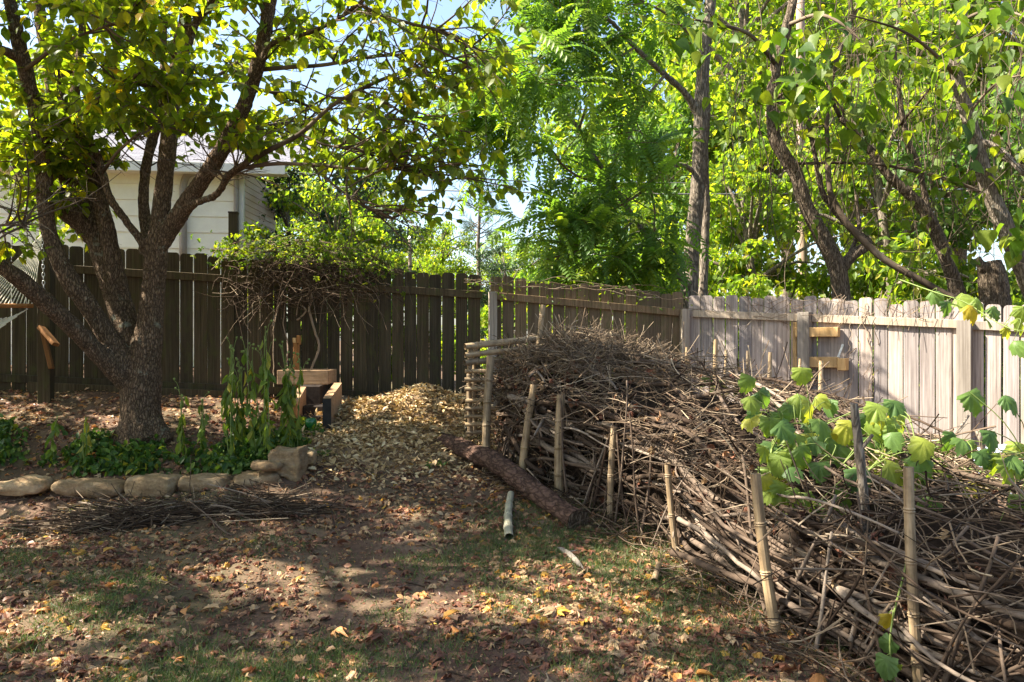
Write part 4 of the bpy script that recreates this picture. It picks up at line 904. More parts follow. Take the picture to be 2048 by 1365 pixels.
def log_(name, a, b, r0, r1, mat, label, cat, n=26, sides=22, bend=.04, knob=.12):
    t = thing(name, label, cat, tuple((a+b)/2-np.array([0, 0, r0]))); P = np.linspace(a, b, n); u = np.linspace(0, 1, n); P[:, 2] += bend*np.sin(u*np.pi*1.3); P[:, 0] += bend*.7*np.sin(u*5)
    V, F = tubes(P, np.linspace(r0, r1, n), sides, False); C = np.repeat(P, sides, 0); nn = norm(V-C); V = C+(V-C)*np.array([1, 1, .82]); V = V+nn*(knob*r0*(fbm(V, 5, 3))+.04*r0*fbm(V, 22, 2))[:, None]; part('bark', V, F, mat, t, smooth=True)
    for e, s in ((0, -1), (n-1, 1)):
        ring = V[e*sides:(e+1)*sides]; ctr = ring.mean(0); tt = norm(P[1]-P[0])*s*.004; VV = np.vstack([ctr+tt, ring*.97+ctr*.03+tt]); kk = np.arange(sides); part('cut_end', VV, [np.stack([np.zeros(sides, int), 1+kk, 1+(kk+1) % sides], 1)], M_DEBRIS_SHADE if s < 0 else M_BARK2, t)
    return t
log_('rotten_log', at(648, 812, 9.0), at(738, 806, 9.15), .085, .06, M_BARK2, 'dark rotting log lying along the fence foot behind the mulch', 'log')
# the big fallen log, resting on the slope beside the brush pile
la, lb_ = np.array([-.66, 8.0]), np.array([.53, 6.02]); ra, rb = .105, .092
log_('fallen_log', np.array([*la, g1(*la)+.075]), np.array([*lb_, g1(*lb_)+.10]), ra, rb, M_LOG, 'thick red-brown fallen log lying beside the brush pile', 'log', 60, 30, .045, .17)

# ------------------------------------------------------------------ mulch heap
MC = np.array([-1.02, 8.75]); 
def heap_h(x, y):
    def b(cx, cy, rx, ry, h): return h*np.exp(-(((x-cx)/rx)**2+((y-cy)/ry)**2)*1.0)
    return np.maximum.reduce([b(-.95, 8.95, .62, .48, .36), b(-.55, 8.85, .45, .45, .33), b(-1.45, 8.65, .65, .6, .24), b(-1.2, 8.15, .85, .6, .17)])
gx, gy = np.meshgrid(np.linspace(-2.4, .25, 90), np.linspace(6.6, 9.5, 72)); hh_ = heap_h(gx, gy); gzv = gz(gx, gy)
hz_ = gzv+hh_*(1+.10*vnoise(np.stack([gx, gy, 0*gx], -1), 9))-.03
mp = thing('mulch_heap', 'heap of pale dry leaf mulch against the dark fence', 'heap', (MC[0], MC[1], g1(*MC)))
ii = (np.arange(71)[:, None]*90+np.arange(89)).ravel(); part('mound', np.stack([gx.ravel(), gy.ravel(), hz_.ravel()], 1), [np.stack([ii, ii+1, ii+91, ii+90], 1)], plain('mulch_base', (.20, .135, .08), .95, .1, .6, 40), mp, smooth=True)
def heap_pts(n):
    x, y = ru(n*4, -2.3, .2), ru(n*4, 7.0, 9.5); h = heap_h(x, y); k = RNG.random(n*4) < np.clip(h*6+.02, 0, 1); x, y, h = x[k][:n], y[k][:n], h[k][:n]
    return np.stack([x, y, gz(x, y)+np.maximum(h-.028, 0)+.010+np.abs(RNG.normal(0, .008, len(x)))], 1)
q = heap_pts(11000); N = len(q); e = RNG.normal(0, .5, (N, 3)); e[:, 2] = ru(N, 0, 6.28)
V, F, a = scatter(leaf_t(.19, .07, .2, ((.5, 1.),)), q, eul(e), ru(N, .035, .10)); part('chips', V, F, M_CHIP, mp, attr=a, kind='stuff')
cm = [mesh('chip', *leaf_t(.28+.06*k, .10, .15+.15*k)) for k in range(3)]; [m_.materials.append(M_CHIPO) for m_ in cm]
q = heap_pts(220); e = RNG.normal(0, .45, (len(q), 3)); e[:, 2] = ru(len(q), 0, 6.28); Rm = eul(e)
for k in range(len(q)): inst('chip', cm[k % 3], mp, q[k]+[0, 0, .012], Rm[k], random.uniform(.06, .10))

# ------------------------------------------------------------------ bamboo
def bamboo_mesh(L, r0, r1, bend=0.01, seed=0):
    r = random.Random(seed); z = [0.]; nodes = []; step = r.uniform(.20, .28); c = step*r.uniform(.3, .9)
    while c < L-.03: nodes.append(c); c += step*r.uniform(.92, 1.08)
    zs = [(0, 1)]
    for n in nodes: zs += [(n-.014, 1.0), (n-.006, 1.15), (n-.001, .96), (n+.005, 1.17), (n+.013, 1.0)]
    zs += [(L, 1)]; zs.sort(); K = len(zs); zz = np.array([a for a, b in zs]); kk = np.array([b for a, b in zs])
    P = np.stack([bend*np.sin(zz/L*np.pi), bend*.5*np.sin(zz/L*4), zz], 1); R = np.interp(zz, [0, L], [r0, r1])*kk
    V, F = tubes(P, R, 12, False)
    # hollow top
    top = V[-12:]; c = top.mean(0); V = np.vstack([V, c+(top-c)*.72, c+(top-c)*.68-np.array([0, 0, .05]), [c-np.array([0, 0, .05])]]); b = (K-1)*12; k = np.arange(12); k1 = (k+1) % 12
    F = F+[np.stack([b+k, b+k1, b+12+k1, b+12+k], 1), np.stack([b+12+k, b+12+k1, b+24+k1, b+24+k], 1), np.stack([b+24+k, b+24+k1, np.full(12, b+36)], 1)]
    me = mesh('bamboo', V, F, smooth=False); me.materials.append(M_BAMBOO); return me
def pole_between(name, a, b, r0, r1, parent, seed, label=None, cat='stake', group=None, mat=None):
    a, b = np.asarray(a, float), np.asarray(b, float); d_ = b-a; L = np.linalg.norm(d_); me = bamboo_mesh(L, r0, r1, L*.014, seed)
    if mat: me.materials[0] = mat
    z = d_/L; x = norm(np.cross(z, [0.1, 1, .05])); R = np.stack([x, np.cross(z, x), z], 1); o = inst(name, me, parent, a, R)
    if label: tag(o, label, cat, group)
    return o
SG = 'bamboo stakes holding the brush pile'
def stake(x0, y0, x1, y1, d, w, label, seed, group=SG, deep=.15):
    t_ = at(x0, y0, d); b = at(x1, y1, d); zb_ = g1(b[0], b[1]); dv = (b-t_)/np.linalg.norm(b-t_)
    k = (t_[2]-(zb_-deep))/max(1e-3, -dv[2]); b = t_+dv*k; r = w/2/FPX*d
    return pole_between('bamboo_stake', b, t_, r*1.04, r*.96, None, seed, label, 'stake', group)
stake(981, 712, 975, 905, 7.45, 16, 'thick mottled bamboo stake at the lattice corner of the brush pile', 1)
stake(1068, 770, 1047, 940, 7.05, 15, 'leaning bamboo stake between the lattice corner and the broad cut stake', 2)
stake(1122, 790, 1120, 1003, 6.7, 18, 'broad cut bamboo stake near the lower end of the fallen log', 3)
stake(1228, 855, 1222, 1045, 6.2, 13, 'straight pale bamboo stake second past the fallen log', 4)
stake(1335, 927, 1356, 1118, 5.4, 13, 'slim bamboo stake tilted left in the low brush wall', 5)
stake(1511, 948, 1557, 1290, 4.15, 22, 'thickest hollow-topped bamboo stake tilted left beside vine leaves', 6)
stake(1818, 935, 1843, 1400, 3.45, 21, 'split weathered bamboo stake wound with green tendrils', 7)
stake(1086, 610, 1078, 740, 7.6, 11, 'tall thin bamboo stake rising above the brush crest before the fence', 8, deep=.9)
for k, (x, y0, y1, d, w) in enumerate([(1203, 657, 760, 8.4, 13), (1277, 681, 760, 8.2, 6), (1297, 688, 760, 8.1, 5), (1374, 695, 780, 7.9, 6), (1432, 679, 800, 7.6, 9), (1453, 700, 800, 7.5, 6), (1496, 702, 800, 7.3, 7), (1541, 705, 830, 7.1, 8), (1601, 718, 850, 6.9, 6), (1643, 722, 860, 6.6, 9), (1363, 770, 870, 7.0, 6)]):
    stake(x, y0, x+random.uniform(-4, 4), y1, d, w, 'thin pale bamboo stake poking above the back of the brush pile', 20+k, 'back row of thin stakes in the brush pile')
fb = pole_between('bamboo_pole', np.array([*at(1018, 1108, 5.75)[:2], g1(*at(1018, 1108, 5.75)[:2])+.03]), np.array([*at(1021, 1000, 6.65)[:2], g1(*at(1021, 1000, 6.65)[:2])+.05]), .034, .028, None, 40, 'short greenish bamboo pole lying on the ground below the log', 'pole', None, M_BAMBOO_G)
q = at(1308, 1165, 4.9)[:2]; q2 = at(1318, 1128, 5.2)[:2]
pole_between('bamboo_pole', np.array([*q, g1(*q)+.02]), np.array([*q2, g1(*q2)+.03]), .02, .018, None, 41, 'short hollow bamboo offcut on the soil before the brush wall', 'pole')
lat = thing('bamboo_lattice', 'ladder-like bamboo lattice closing the left end of the brush pile', 'lattice', tuple(at(958, 870, 7.75)))
for x, y0, y1, d, w in ((941, 692, 872, 7.75, 11),):
    t_, b = at(x, y0, d), at(x, y1, d); pole_between('upright', b, t_, w/2/FPX*d, w/2/FPX*d*.95, lat, 50)
t_, b = at(951, 690, 7.9), at(949, 872, 7.9); pole_between('upright', b, t_, .03, .028, lat, 51)
for k, (y, x0, x1, w) in enumerate([(743, 930, 968, 8), (760, 929, 970, 9), (779, 929, 966, 9), (803, 931, 974, 8), (818, 930, 976, 8), (834, 929, 976, 7), (850, 930, 974, 8), (866, 932, 962, 7)]):
    d = 7.68; pole_between('slat', at(x0, y, d), at(x1+14, y+random.uniform(-2, 1), d+.03), w/2/FPX*d, w/2/FPX*d, lat, 60+k)
for k, (x0, y0, d0, x1, y1, d1, w) in enumerate([(930, 694, 7.7, 1232, 671, 8.5, 13), (930, 711, 7.7, 1224, 691, 8.4, 11), (929, 726, 7.7, 1000, 721, 7.9, 12)]):
    pole_between('rail', at(x0, y0, d0), at(x1, y1, d1), w/2/FPX*d0, w/2/FPX*d1, lat, 70+k)

# ------------------------------------------------------------------ the brush pile (dead hedge)
FRT = np.array([(-.26, 7.72), (.06, 7.15), (.42, 6.66), (.80, 6.15), (1.14, 5.38), (1.42, 4.1), (1.78, 3.25), (2.3, 2.3)])
BCK = np.array([(.45, 8.75), (1.15, 8.35), (1.75, 7.7), (2.25, 6.95), (2.65, 6.0), (2.95, 4.8), (3.25, 3.7), (3.7, 2.6)])
TOP = np.array([1.34, 1.46, 1.40, 1.33, 1.18, .90, .80, .78])     # world height of the crest
SS = np.linspace(0, 1, 8)
def pile(s, wv, h):
    """s along 0..1, w across 0 front..1 back, h 0 ground..1 crest"""
    s, wv, h = np.broadcast_arrays(np.asarray(s, float), np.asarray(wv, float), np.asarray(h, float)); sc = np.clip(s, 0, 1)
    f = np.stack([np.interp(sc, SS, FRT[:, k]) for k in (0, 1)], -1); b = np.stack([np.interp(sc, SS, BCK[:, k]) for k in (0, 1)], -1)
    ex = (s-sc)[..., None]*np.array([2.5, -6.]); xy = f+(b-f)*wv[..., None]+ex; g = gz(xy[..., 0], xy[..., 1]); T = np.interp(sc, SS, TOP)
    return np.concatenate([xy, (g+(T-g)*h)[..., None]], -1)
def surf(wv): return np.interp(wv, [-.1, 0, .12, .3, .5, .75, 1.0, 1.1], [.35, .62, .80, .95, 1.0, .95, .7, .3])
bp = thing('brush_pile', 'long dead hedge of stacked sticks and dry stems between bamboo stakes', 'brush pile', tuple(pile(.4, .5, 0)))
# rotting debris core, coloured near-black to stand for shade between the sticks
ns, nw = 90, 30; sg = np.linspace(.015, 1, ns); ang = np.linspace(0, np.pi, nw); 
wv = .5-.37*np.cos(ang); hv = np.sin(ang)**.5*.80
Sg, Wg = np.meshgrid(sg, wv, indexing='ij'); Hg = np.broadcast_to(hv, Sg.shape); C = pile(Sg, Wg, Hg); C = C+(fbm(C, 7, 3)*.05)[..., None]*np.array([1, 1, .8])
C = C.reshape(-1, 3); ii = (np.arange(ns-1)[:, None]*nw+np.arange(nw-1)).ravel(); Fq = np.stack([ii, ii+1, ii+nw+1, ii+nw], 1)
part('core', C, [Fq, np.arange(nw)[None, ::-1], (np.arange(nw)+(ns-1)*nw)[None]], M_DEBRIS_SHADE, bp)
def stick_path(s0, ln, w0, w1, h0, h1, K, wob):
    u = np.linspace(0, 1, K); P = pile(s0+ln*u, w0+(w1-w0)*u, h0+(h1-h0)*u); L = np.linalg.norm(P[-1]-P[0])
    a, b, c = np.random.default_rng(int(s0*1e6) % 99991).normal(size=(3, 3)); P = P+wob*L*(np.sin(u*np.pi)[:, None]*a*.6+np.sin(u*2*np.pi+b[0])[:, None]*b*.25+np.sin(u*11+c[1])[:, None]*c*.06); return P
def add_stick(P, r0, r1, sides=8):
    K = len(P); R = np.linspace(r0, r1, K)*(1+.13*np.sin(np.arange(K)*1.7+P[0, 0]*9)); ps = [tubes(P, R, sides)]; L = np.linalg.norm(P[-1]-P[0])
    for q in range(random.choice([0, 1, 1, 2, 3])):      # forks and snapped side shoots
        i0 = random.randrange(2, K-2); ax = norm(P[i0+1]-P[i0]); dv = norm(ax*.9+np.random.default_rng(int(abs(P[i0, 0])*1e6)+q).normal(size=3)*.55); ll = L*random.choice([.05, .12, .25, .4]); e = P[i0]+dv*ll
        ps.append(tubes(spline([P[i0], (P[i0]+e)/2+ax*ll*.08, e+ax*ll*.15], 6), np.linspace(R[i0]*.7, R[i0]*.25, 6), 6))
    V, F = join(ps); part('branch', V, F, M_STICK, bp, smooth=True)
nb = 0
for k in range(185):     # woven along the front face
    s0 = random.uniform(-.02, .92); ln = random.uniform(.10, .36); w0 = random.uniform(.03, .13); h0 = random.uniform(.03, .74); r = random.choice([.007, .009, .011, .014, .017, .022, .027])*(1.1-.3*s0)
    add_stick(stick_path(s0, ln, w0, w0+random.uniform(-.07, .09), h0, max(.02, h0+random.uniform(-.26, .16)), 12, .06), r, r*random.uniform(.45, .8))
for k in range(76):      # lying over the top
    s0 = random.uniform(.0, 1.)**.75*.93; ln = random.uniform(.06, .3); w0 = random.uniform(.05, .9); w1 = w0+random.uniform(-.3, .3); r = random.choice([.007, .009, .012, .015, .019])*(1.1-.25*s0)
    add_stick(stick_path(s0, ln, w0, w1, surf(w0)+.0, surf(w1)+.02, 12, .05), r, r*.5)
for k in range(34):      # upright and leaning sticks in the face
    s0 = random.uniform(.02, .95); w0 = random.uniform(-.03, .04); h1 = random.uniform(.5, 1.0); r = random.uniform(.007, .014)
    add_stick(stick_path(s0, random.uniform(-.06, .08), w0, w0+random.uniform(.0, .12), -.05, h1, 10, .05), r, r*.6)
for rows, r in [ ([(1345, 1105, 5.2), (1420, 1135, 4.8), (1500, 1165, 4.5), (1540, 1190, 4.25), (1640, 1235, 4.0), (1700, 1265, 3.8)], .022),
  ([(1560, 1070, 4.3), (1650, 1110, 4.1), (1750, 1170, 3.8), (1850, 1195, 3.6), (2048, 1240, 3.3), (2120, 1255, 3.1)], .018),
  ([(1440, 1035, 4.9), (1500, 1030, 4.7), (1580, 1065, 4.5), (1700, 1140, 4.2), (1830, 1190, 3.8), (2060, 1300, 3.2)], .011),
  ([(1400, 1045, 5.0), (1500, 1120, 4.5), (1600, 1140, 4.2), (1720, 1180, 3.9), (1840, 1230, 3.6), (2060, 1330, 3.1)], .013),
  ([(1340, 925, 5.9), (1420, 930, 5.6), (1500, 960, 5.3), (1580, 985, 5.0), (1680, 1010, 4.8)], .020),
  ([(1150, 870, 6.7), (1210, 905, 6.4), (1290, 930, 6.1), (1370, 985, 5.8), (1440, 1010, 5.6)], .020),
  ([(1770, 1040, 4.2), (1800, 1075, 4.0), (1850, 1120, 3.8), (1900, 1170, 3.6), (1950, 1220, 3.4)], .018),
  ([(1870, 1050, 4.2), (1930, 1090, 3.9), (1990, 1150, 3.7), (2050, 1210, 3.4)], .014),
  ([(1830, 955, 4.9), (1900, 975, 4.7), (1970, 985, 4.5), (2060, 1010, 4.2)], .016),
  ([(1800, 960, 5.0), (1880, 1010, 4.7), (1960, 1060, 4.4), (2060, 1090, 4.1)], .018),
  ([(1280, 785, 6.9), (1300, 850, 6.5), (1325, 930, 6.1), (1340, 1010, 5.8)], .013),
  ([(1048, 765, 7.3), (1080, 772, 7.2), (1120, 775, 7.1), (1180, 790, 6.9)], .015), ([(1030, 850, 7.2), (1060, 828, 7.15), (1100, 825, 7.0), (1150, 835, 6.9)], .016),
  ([(1700, 1285, 3.75), (1720, 1200, 3.85), (1735, 1130, 3.9), (1745, 1050, 4.1)], .010)]:
    P = spline(np.array([at(*q) for q in rows]), 18); P += fbm(P, 9, 2)[:, None]*.008*np.array([1, 1, 1]); add_stick(P, r, r*.65, 9)
# the lenticelled branch stakes
def branch_stake(rows, r0, r1, label):
    P = spline(np.array([at(*q) for q in rows]), 14); P[0, 2] = g1(P[0, 0], P[0, 1])-.1; t = thing('branch_stake', label, 'stake', tuple(P[0])); V, F = tubes(P, np.linspace(r0, r1, 14), 12); V += (norm(V-np.repeat(P, 12, 0))*(fbm(V, 16, 2)*.004)[:, None]) if len(V) == 168 else 0; part('stem', V, F, M_BARK3, t, smooth=True)
    for k in (5, 9):
        Q = np.linspace(P[k], P[k]+np.array([random.uniform(-.09, .09), -.05, .09]), 4); V, F = tubes(Q, np.linspace(r1*.55, r1*.4, 4), 7); part('side_stub', V, F, M_BARK3, t, smooth=True)
branch_stake([(1742, 1330, 4.0), (1735, 1150, 4.0), (1728, 1000, 4.0), (1716, 880, 4.0), (1708, 808, 4.0)], .026, .021, 'pale spotted branch driven upright among the vine leaves')
branch_stake([(1990, 1060, 4.5), (1988, 1000, 4.5), (1975, 930, 4.5), (1955, 862, 4.5)], .022, .013, 'forked brown branch stake near the plastic sheet')
branch_stake([(1815, 1010, 4.6), (1890, 900, 5.2), (1937, 832, 5.6)], .012, .008, 'thin bare stick slanting up before the square fence post')
# fine stems
def twig_mass(n, sfun, L, r, mat, name, wob=.35, K=6, bias=.75):
    P0 = sfun(n); s_ = np.clip((P0[:, 1]-7.7)/-5.4, 0, 1); ax = norm(np.stack([.55+0*s_, -1+0*s_, -.05+0*s_], 1)); d_ = norm(ax*bias*np.sign(ru(n))[:, None]+RNG.normal(size=(n, 3))*np.array([.6, .6, .32]))
    t = np.linspace(-.5, .5, K); ln = ru(n, *L); w1, w2 = runit(n)*wob, runit(n)*wob
    P = P0[:, None]+ln[:, None, None]*(d_[:, None]*t[None, :, None]+w1[:, None]*(t**2)[None, :, None]+w2[:, None]*(np.sin(t*9)*.12)[None, :, None]); rr = RNG.uniform(r[0], r[1], n)
    V, F = tubes(P, rr[:, None]*np.linspace(1, .45, K)[None], 4, False); return part(name, V, F, mat, bp, attr=np.repeat(RNG.random(n), K*4), kind='stuff')
def top_pts(n):
    w_ = ru(n, .02, 1.); return pile(RNG.random(n)**2.4, w_, surf(w_)+RNG.normal(.0, .035, n)+.01)
def front_pts(n): return pile(ru(n, 0, 1.), ru(n, .03, .15), RNG.random(n)**.9*.82)
def crest_pts(n):
    a, b = ru(n, .02, .30), ru(n, .2, .85); return pile(a, b, surf(b)*(1+.10*np.exp(-((a-.14)/.07)**2))+RNG.normal(.02, .04, n))
def end_pts(n): return pile(ru(n, -.01, .03), ru(n, .05, .9), RNG.random(n)*.9)
twig_mass(1800, top_pts, (.25, .8), (.0018, .0050), M_STRAW, 'dry_stems'); twig_mass(750, front_pts, (.15, .8), (.0018, .0055), M_TWIG, 'thin_sticks', .4, 7, .4); twig_mass(2000, crest_pts, (.2, .6), (.0015, .0045), M_STRAW, 'straw', .6, 7, .3)
twig_mass(650, lambda n: (lambda w_: pile(ru(n, .5, 1.), w_, surf(w_)+RNG.normal(-.03, .04, n)))(ru(n, .05, 1.)), (.2, .9), (.002, .007), M_TWIG, 'tangled_twigs', .35, 7, .5)
twig_mass(260, end_pts, (.15, .5), (.002, .005), M_TWIG, 'end_twigs', .4, 6, .1); twig_mass(420, lambda n: pile(ru(n, .0, .97), ru(n, -.16, .02), ru(n, .0, .07)), (.15, .7), (.002, .006), M_TWIG, 'spilled_sticks', .2)
q = np.vstack([top_pts(350), front_pts(350)]); N = len(q); V, F, a = scatter(PALM[2], q, eul(ru((N, 3), -3, 3)), ru(N, .03, .075), RNG.random(N)*.85); part('caught_leaves', V, F, M_DRY, bp, attr=a, kind='stuff')
# plastic sheet at the right edge behind the pile
gx, gy = np.meshgrid(np.linspace(0, 1, 24), np.linspace(0, 1, 14)); b0_, b1_ = at(1955, 985, 5.2), at(2120, 1000, 4.8); PV = b0_[None]+(b1_-b0_)[None]*gx.ravel()[:, None]+np.array([.25, .6, .22])[None]*gy.ravel()[:, None]; PV[:, 2] += .05*fbm(PV, 5, 3)
ii = (np.arange(13)[:, None]*24+np.arange(23)).ravel(); o = part('plastic_sheet', PV, [np.stack([ii, ii+1, ii+25, ii+24], 1)], M_TARP, smooth=True); o.modifiers.new('s', 'SOLIDIFY').thickness = .003; tag(o, 'crumpled blue-grey plastic sheet lying behind the brush pile', 'sheet')

# ------------------------------------------------------------------ big-leaved vines over the brush pile
VLM = []
for k in range(4):
    me = mesh('leaf', *VINELEAF[k], smooth=True); me.materials.append(M_LEAF_VINE); VLM.append(me)
def vine(label, spots, d, size, stemrows, seed, cat='vine', tendr=10):
    r = random.Random(seed); t = thing('squash_vine' if size > .1 else 'ivy', label, cat, tuple(at(*stemrows[0])))
    P = spline(np.array([at(*q) for q in stemrows]), 40); V, F = tubes(P, np.linspace(.006, .003, 40), 6); part('stem', V, F, M_GREENSTEM, t, smooth=True)
    for (x, y, dd) in spots:
        p = at(x, y, dd); k = int(np.argmin(np.linalg.norm(P-p, axis=1))); m_ = (P[k]+p)/2+np.array([0, -.02, .05])
        dv = np.array([[r.gauss(0, .45), -.45+r.gauss(0, .25), -.75+r.gauss(0, .25)]]); R = frame(dv, np.array([r.gauss(0, .4)]), (0, -.75, .65))[0]
        s = size*r.uniform(.75, 1.25); base = p-R[:, 1]*s*.3
        V, F = tubes(spline([P[k], m_, base], 7), np.linspace(.0032, .002, 7), 5, False); st_ = part('leaf_stalk', V, F, M_GREENSTEM, t, smooth=True)
        inst('leaf', VLM[r.randrange(4)], t, base, R, (s, s*r.uniform(.9, 1.15), s))
    return t
sp1 = [(1528, 795, 4.6), (1540, 850, 4.5), (1560, 840, 4.6), (1575, 870, 4.45), (1600, 800, 4.7), (1640, 800, 4.75), (1655, 812, 4.8), (1625, 850, 4.6), (1590, 905, 4.4), (1530, 905, 4.4), (1555, 930, 4.35), (1535, 965, 4.3), (1565, 985, 4.3), (1585, 945, 4.3), (1610, 905, 4.3), (1640, 940, 4.3), (1662, 890, 4.4), (1675, 905, 4.4), (1620, 1000, 4.2), (1645, 1010, 4.2), (1690, 1000, 4.2), (1510, 830, 4.7), (1700, 945, 4.2), (1715, 955, 4.15), (1590, 990, 4.25), (1540, 985, 4.3), (1500, 840, 4.7), (1620, 880, 4.5), (1580, 820, 4.7)]
_r = random.Random(5)
sp1 += [(_r.gauss(1605, 85), _r.gauss(885, 70), 4.35+_r.random()*.3) for _ in range(26)]
vine('leafy squash vine draped in a thick clump over the brush beside the hollow stake', sp1, 4.4, .155, [(1560, 1010, 4.4), (1540, 930, 4.45), (1560, 860, 4.6), (1610, 850, 4.6), (1640, 900, 4.4), (1690, 930, 4.3), (1720, 950, 4.2)], 1)
sp2 = [(1790, 940, 4.1), (1735, 860, 4.3), (1695, 855, 4.4), (1785, 850, 4.6), (1800, 835, 4.7), (1765, 855, 4.6), (1855, 905, 4.4), (1870, 930, 4.3), (1890, 900, 4.6), (1850, 1000, 4.1), (1940, 895, 4.5), (1930, 955, 4.3), (1955, 965, 4.2), (1800, 820, 4.8), (2000, 1085, 3.8), (2030, 915, 4.1), (2045, 945, 3.9), (2035, 900, 4.2), (1770, 880, 4.4)]
sp2 += [(x_, 862+.16*(x_-1720)+_r.gauss(0, 45), 4.25-(x_-1720)*.0022+_r.random()*.3) for x_ in [_r.uniform(1740, 2045) for _ in range(20)]]
vine('squash vine trailing past the spotted branch stake with scattered yellowing leaves', sp2, 4.3, .155, [(1720, 960, 4.2), (1780, 900, 4.35), (1830, 880, 4.5), (1880, 930, 4.35), (1950, 940, 4.3), (2010, 960, 4.1), (2060, 930, 4.0)], 2)
sp3 = [(1895, 615, 6.9), (1945, 620, 6.8), (1975, 640, 6.7), (2015, 662, 6.6), (2030, 690, 6.5), (2042, 645, 6.5), (1870, 590, 7.1), (1925, 600, 7.0), (2045, 625, 6.6), (1960, 605, 6.9), (1990, 625, 6.8)]
vine('pale broad-leaved vine hanging over the top of the big square post', sp3, 6.7, .17, [(1800, 560, 7.4), (1870, 585, 7.1), (1930, 605, 6.9), (1985, 640, 6.7), (2030, 660, 6.5), (2080, 660, 6.4)], 3)
vine('green tendrils with small leaves hanging down the split weathered stake', [(1778, 1240, 3.5), (1775, 1290, 3.45), (1785, 1340, 3.4), (1770, 1330, 3.4)], 3.5, .11, [(1815, 1120, 3.55), (1800, 1180, 3.5), (1785, 1240, 3.48), (1780, 1300, 3.42), (1790, 1370, 3.4)], 4)
vine('single green leaves at the crest of the brush pile', [(1430, 770, 6.3), (1445, 778, 6.2), (1478, 780, 6.1), (1415, 760, 6.4)], 6.3, .15, [(1400, 775, 6.4), (1440, 765, 6.3), (1480, 775, 6.1)], 5)
def creeper(label, pts, leafn, size, spread, stems=10, mat=M_IVY, stemmat=M_VINESTEM, r=(.002, .006), loc=None, ss=.12, up=.0):
    P = spline(np.array(pts), 30); t = thing('creeper', label, 'vine', tuple(P[0]) if loc is None else loc); Q = P[None]+RNG.normal(0, ss, (stems, 1, 3))*np.array([1, .3, .6])+np.cumsum(RNG.normal(0, .02, (stems, 30, 3)), 1)*np.array([1, .4, 1])
    V, F = tubes(Q, RNG.uniform(r[0], r[1], (stems, 1))*np.ones((1, 30)), 5, False); part('stems', V, F, stemmat, t, attr=np.repeat(RNG.random(stems), 150), smooth=True)
    if leafn:
        q, d_ = pts_on(Q, 0, leafn//stems+1); N = len(q); q = q+RNG.normal(0, 1, (N, 3))*np.array(spread)+np.array([0, 0, up]); ld = norm(runit(N)*.7+np.array([0, -.4, -.4])); V, F, a = scatter(PALM[0] if size > .06 else LEAF, q, frame(ld, RNG.normal(0, .6, N)), ru(N, size*.6, size*1.3)); part('leaves', V, F, mat, t, attr=a)
    return t
# tangle on the dark fence
f = lambda px, py, o=.12: at(px, py, PL(np.clip(((px-1024)/FPX*9.3+7.4), 0, SL[-1]))[1]-o)
creeper('green creeper foliage heaped on top of the dark fence', [f(430, 508), f(500, 502), f(580, 488), f(650, 502), f(710, 525), f(760, 552)], 750, .07, (.16, .14, .08), 10, M_IVY, ss=.08, up=.0)
n = 330; x = np.clip(RNG.normal(605, 85, n), 465, 770); y = 522+RNG.random(n)**2.2*85; P0 = np.array([f(a, b, .14+.16*random.random()) for a, b in zip(x, y)]); t = np.linspace(-.5, .5, 8); d_ = norm(RNG.normal(size=(n, 3))*np.array([1., .25, .55])); w1 = runit(n)*.5*np.array([1, .3, 1]); ln = RNG.choice([.25, .4, .6, 1.0], n)*ru(n, .8, 1.2)
Pv = P0[:, None]+ln[:, None, None]*(d_[:, None]*t[None, :, None]-np.array([0, 0, 1])*(t**2)[None, :, None]*.7+w1[:, None]*(np.sin(t*7)*.3)[None, :, None])
vt = thing('vine_tangle', 'brown tangle of bare dry vines hanging over the dark fence', 'vine', tuple(f(600, 560)))
V, F = tubes(Pv, RNG.uniform(.0014, .004, (n, 1))*np.ones((1, 8)), 4, False); part('dry_vines', V, F, M_TWIG, vt, attr=np.repeat(RNG.random(n), 32), kind='stuff')
for rows, r in [([(612, 520), (608, 560), (622, 595), (618, 620), (632, 660), (637, 700), (625, 735), (612, 760)], .014), ([(555, 560), (568, 610), (565, 650), (575, 690), (572, 735)], .006), ([(560, 600), (548, 650), (545, 700), (548, 745)], .005), ([(640, 540), (630, 580), (600, 600), (590, 635)], .006), ([(600, 610), (612, 622), (595, 640), (592, 640)], .010), ([(680, 590), (690, 640), (700, 660)], .004)]:
    P = spline(np.array([f(a, b, .13) for a, b in rows]), 26); P += fbm(P, 6, 2)[:, None]*.015; V, F = tubes(P, np.full(26, r), 7); part('hanging_stem', V, F, M_VINESTEM, vt, attr=np.full(len(V), .7), smooth=True)
fr = lambda px, py, o=.08: at(px, py, PR(on_right(px))[1]-o)
fm = lambda px, py, o=.09: at(px, py, 9.72-o+.13*((px-1150)/FPX*9.7))
creeper('thin creeper with pale leaves along the middle fence top', [fm(930, 560), fm(985, 565), fm(1060, 570), fm(1150, 575), fm(1250, 585), fm(1340, 595)], 160, .05, (.03, .03, .10), 4, M_IVY, ss=.04)
for k, (rows, lb) in enumerate([([(1700, 640), (1703, 690), (1693, 720), (1700, 760), (1690, 800)], 'leafless creeper stem wriggling down the sunlit boards'), ([(1732, 605), (1731, 680), (1733, 740), (1730, 800)], 'thin dry creeper stem hanging on the sunlit boards next to the wriggling one'), ([(1755, 640), (1757, 690), (1752, 740), (1756, 800)], 'knotted dry creeper stem on the sunlit boards')]):
    creeper(lb, [fr(a, b, .03) for a, b in rows], 0, .05, (.01, .01, .01), 2, r=(.0025, .005), ss=.012)
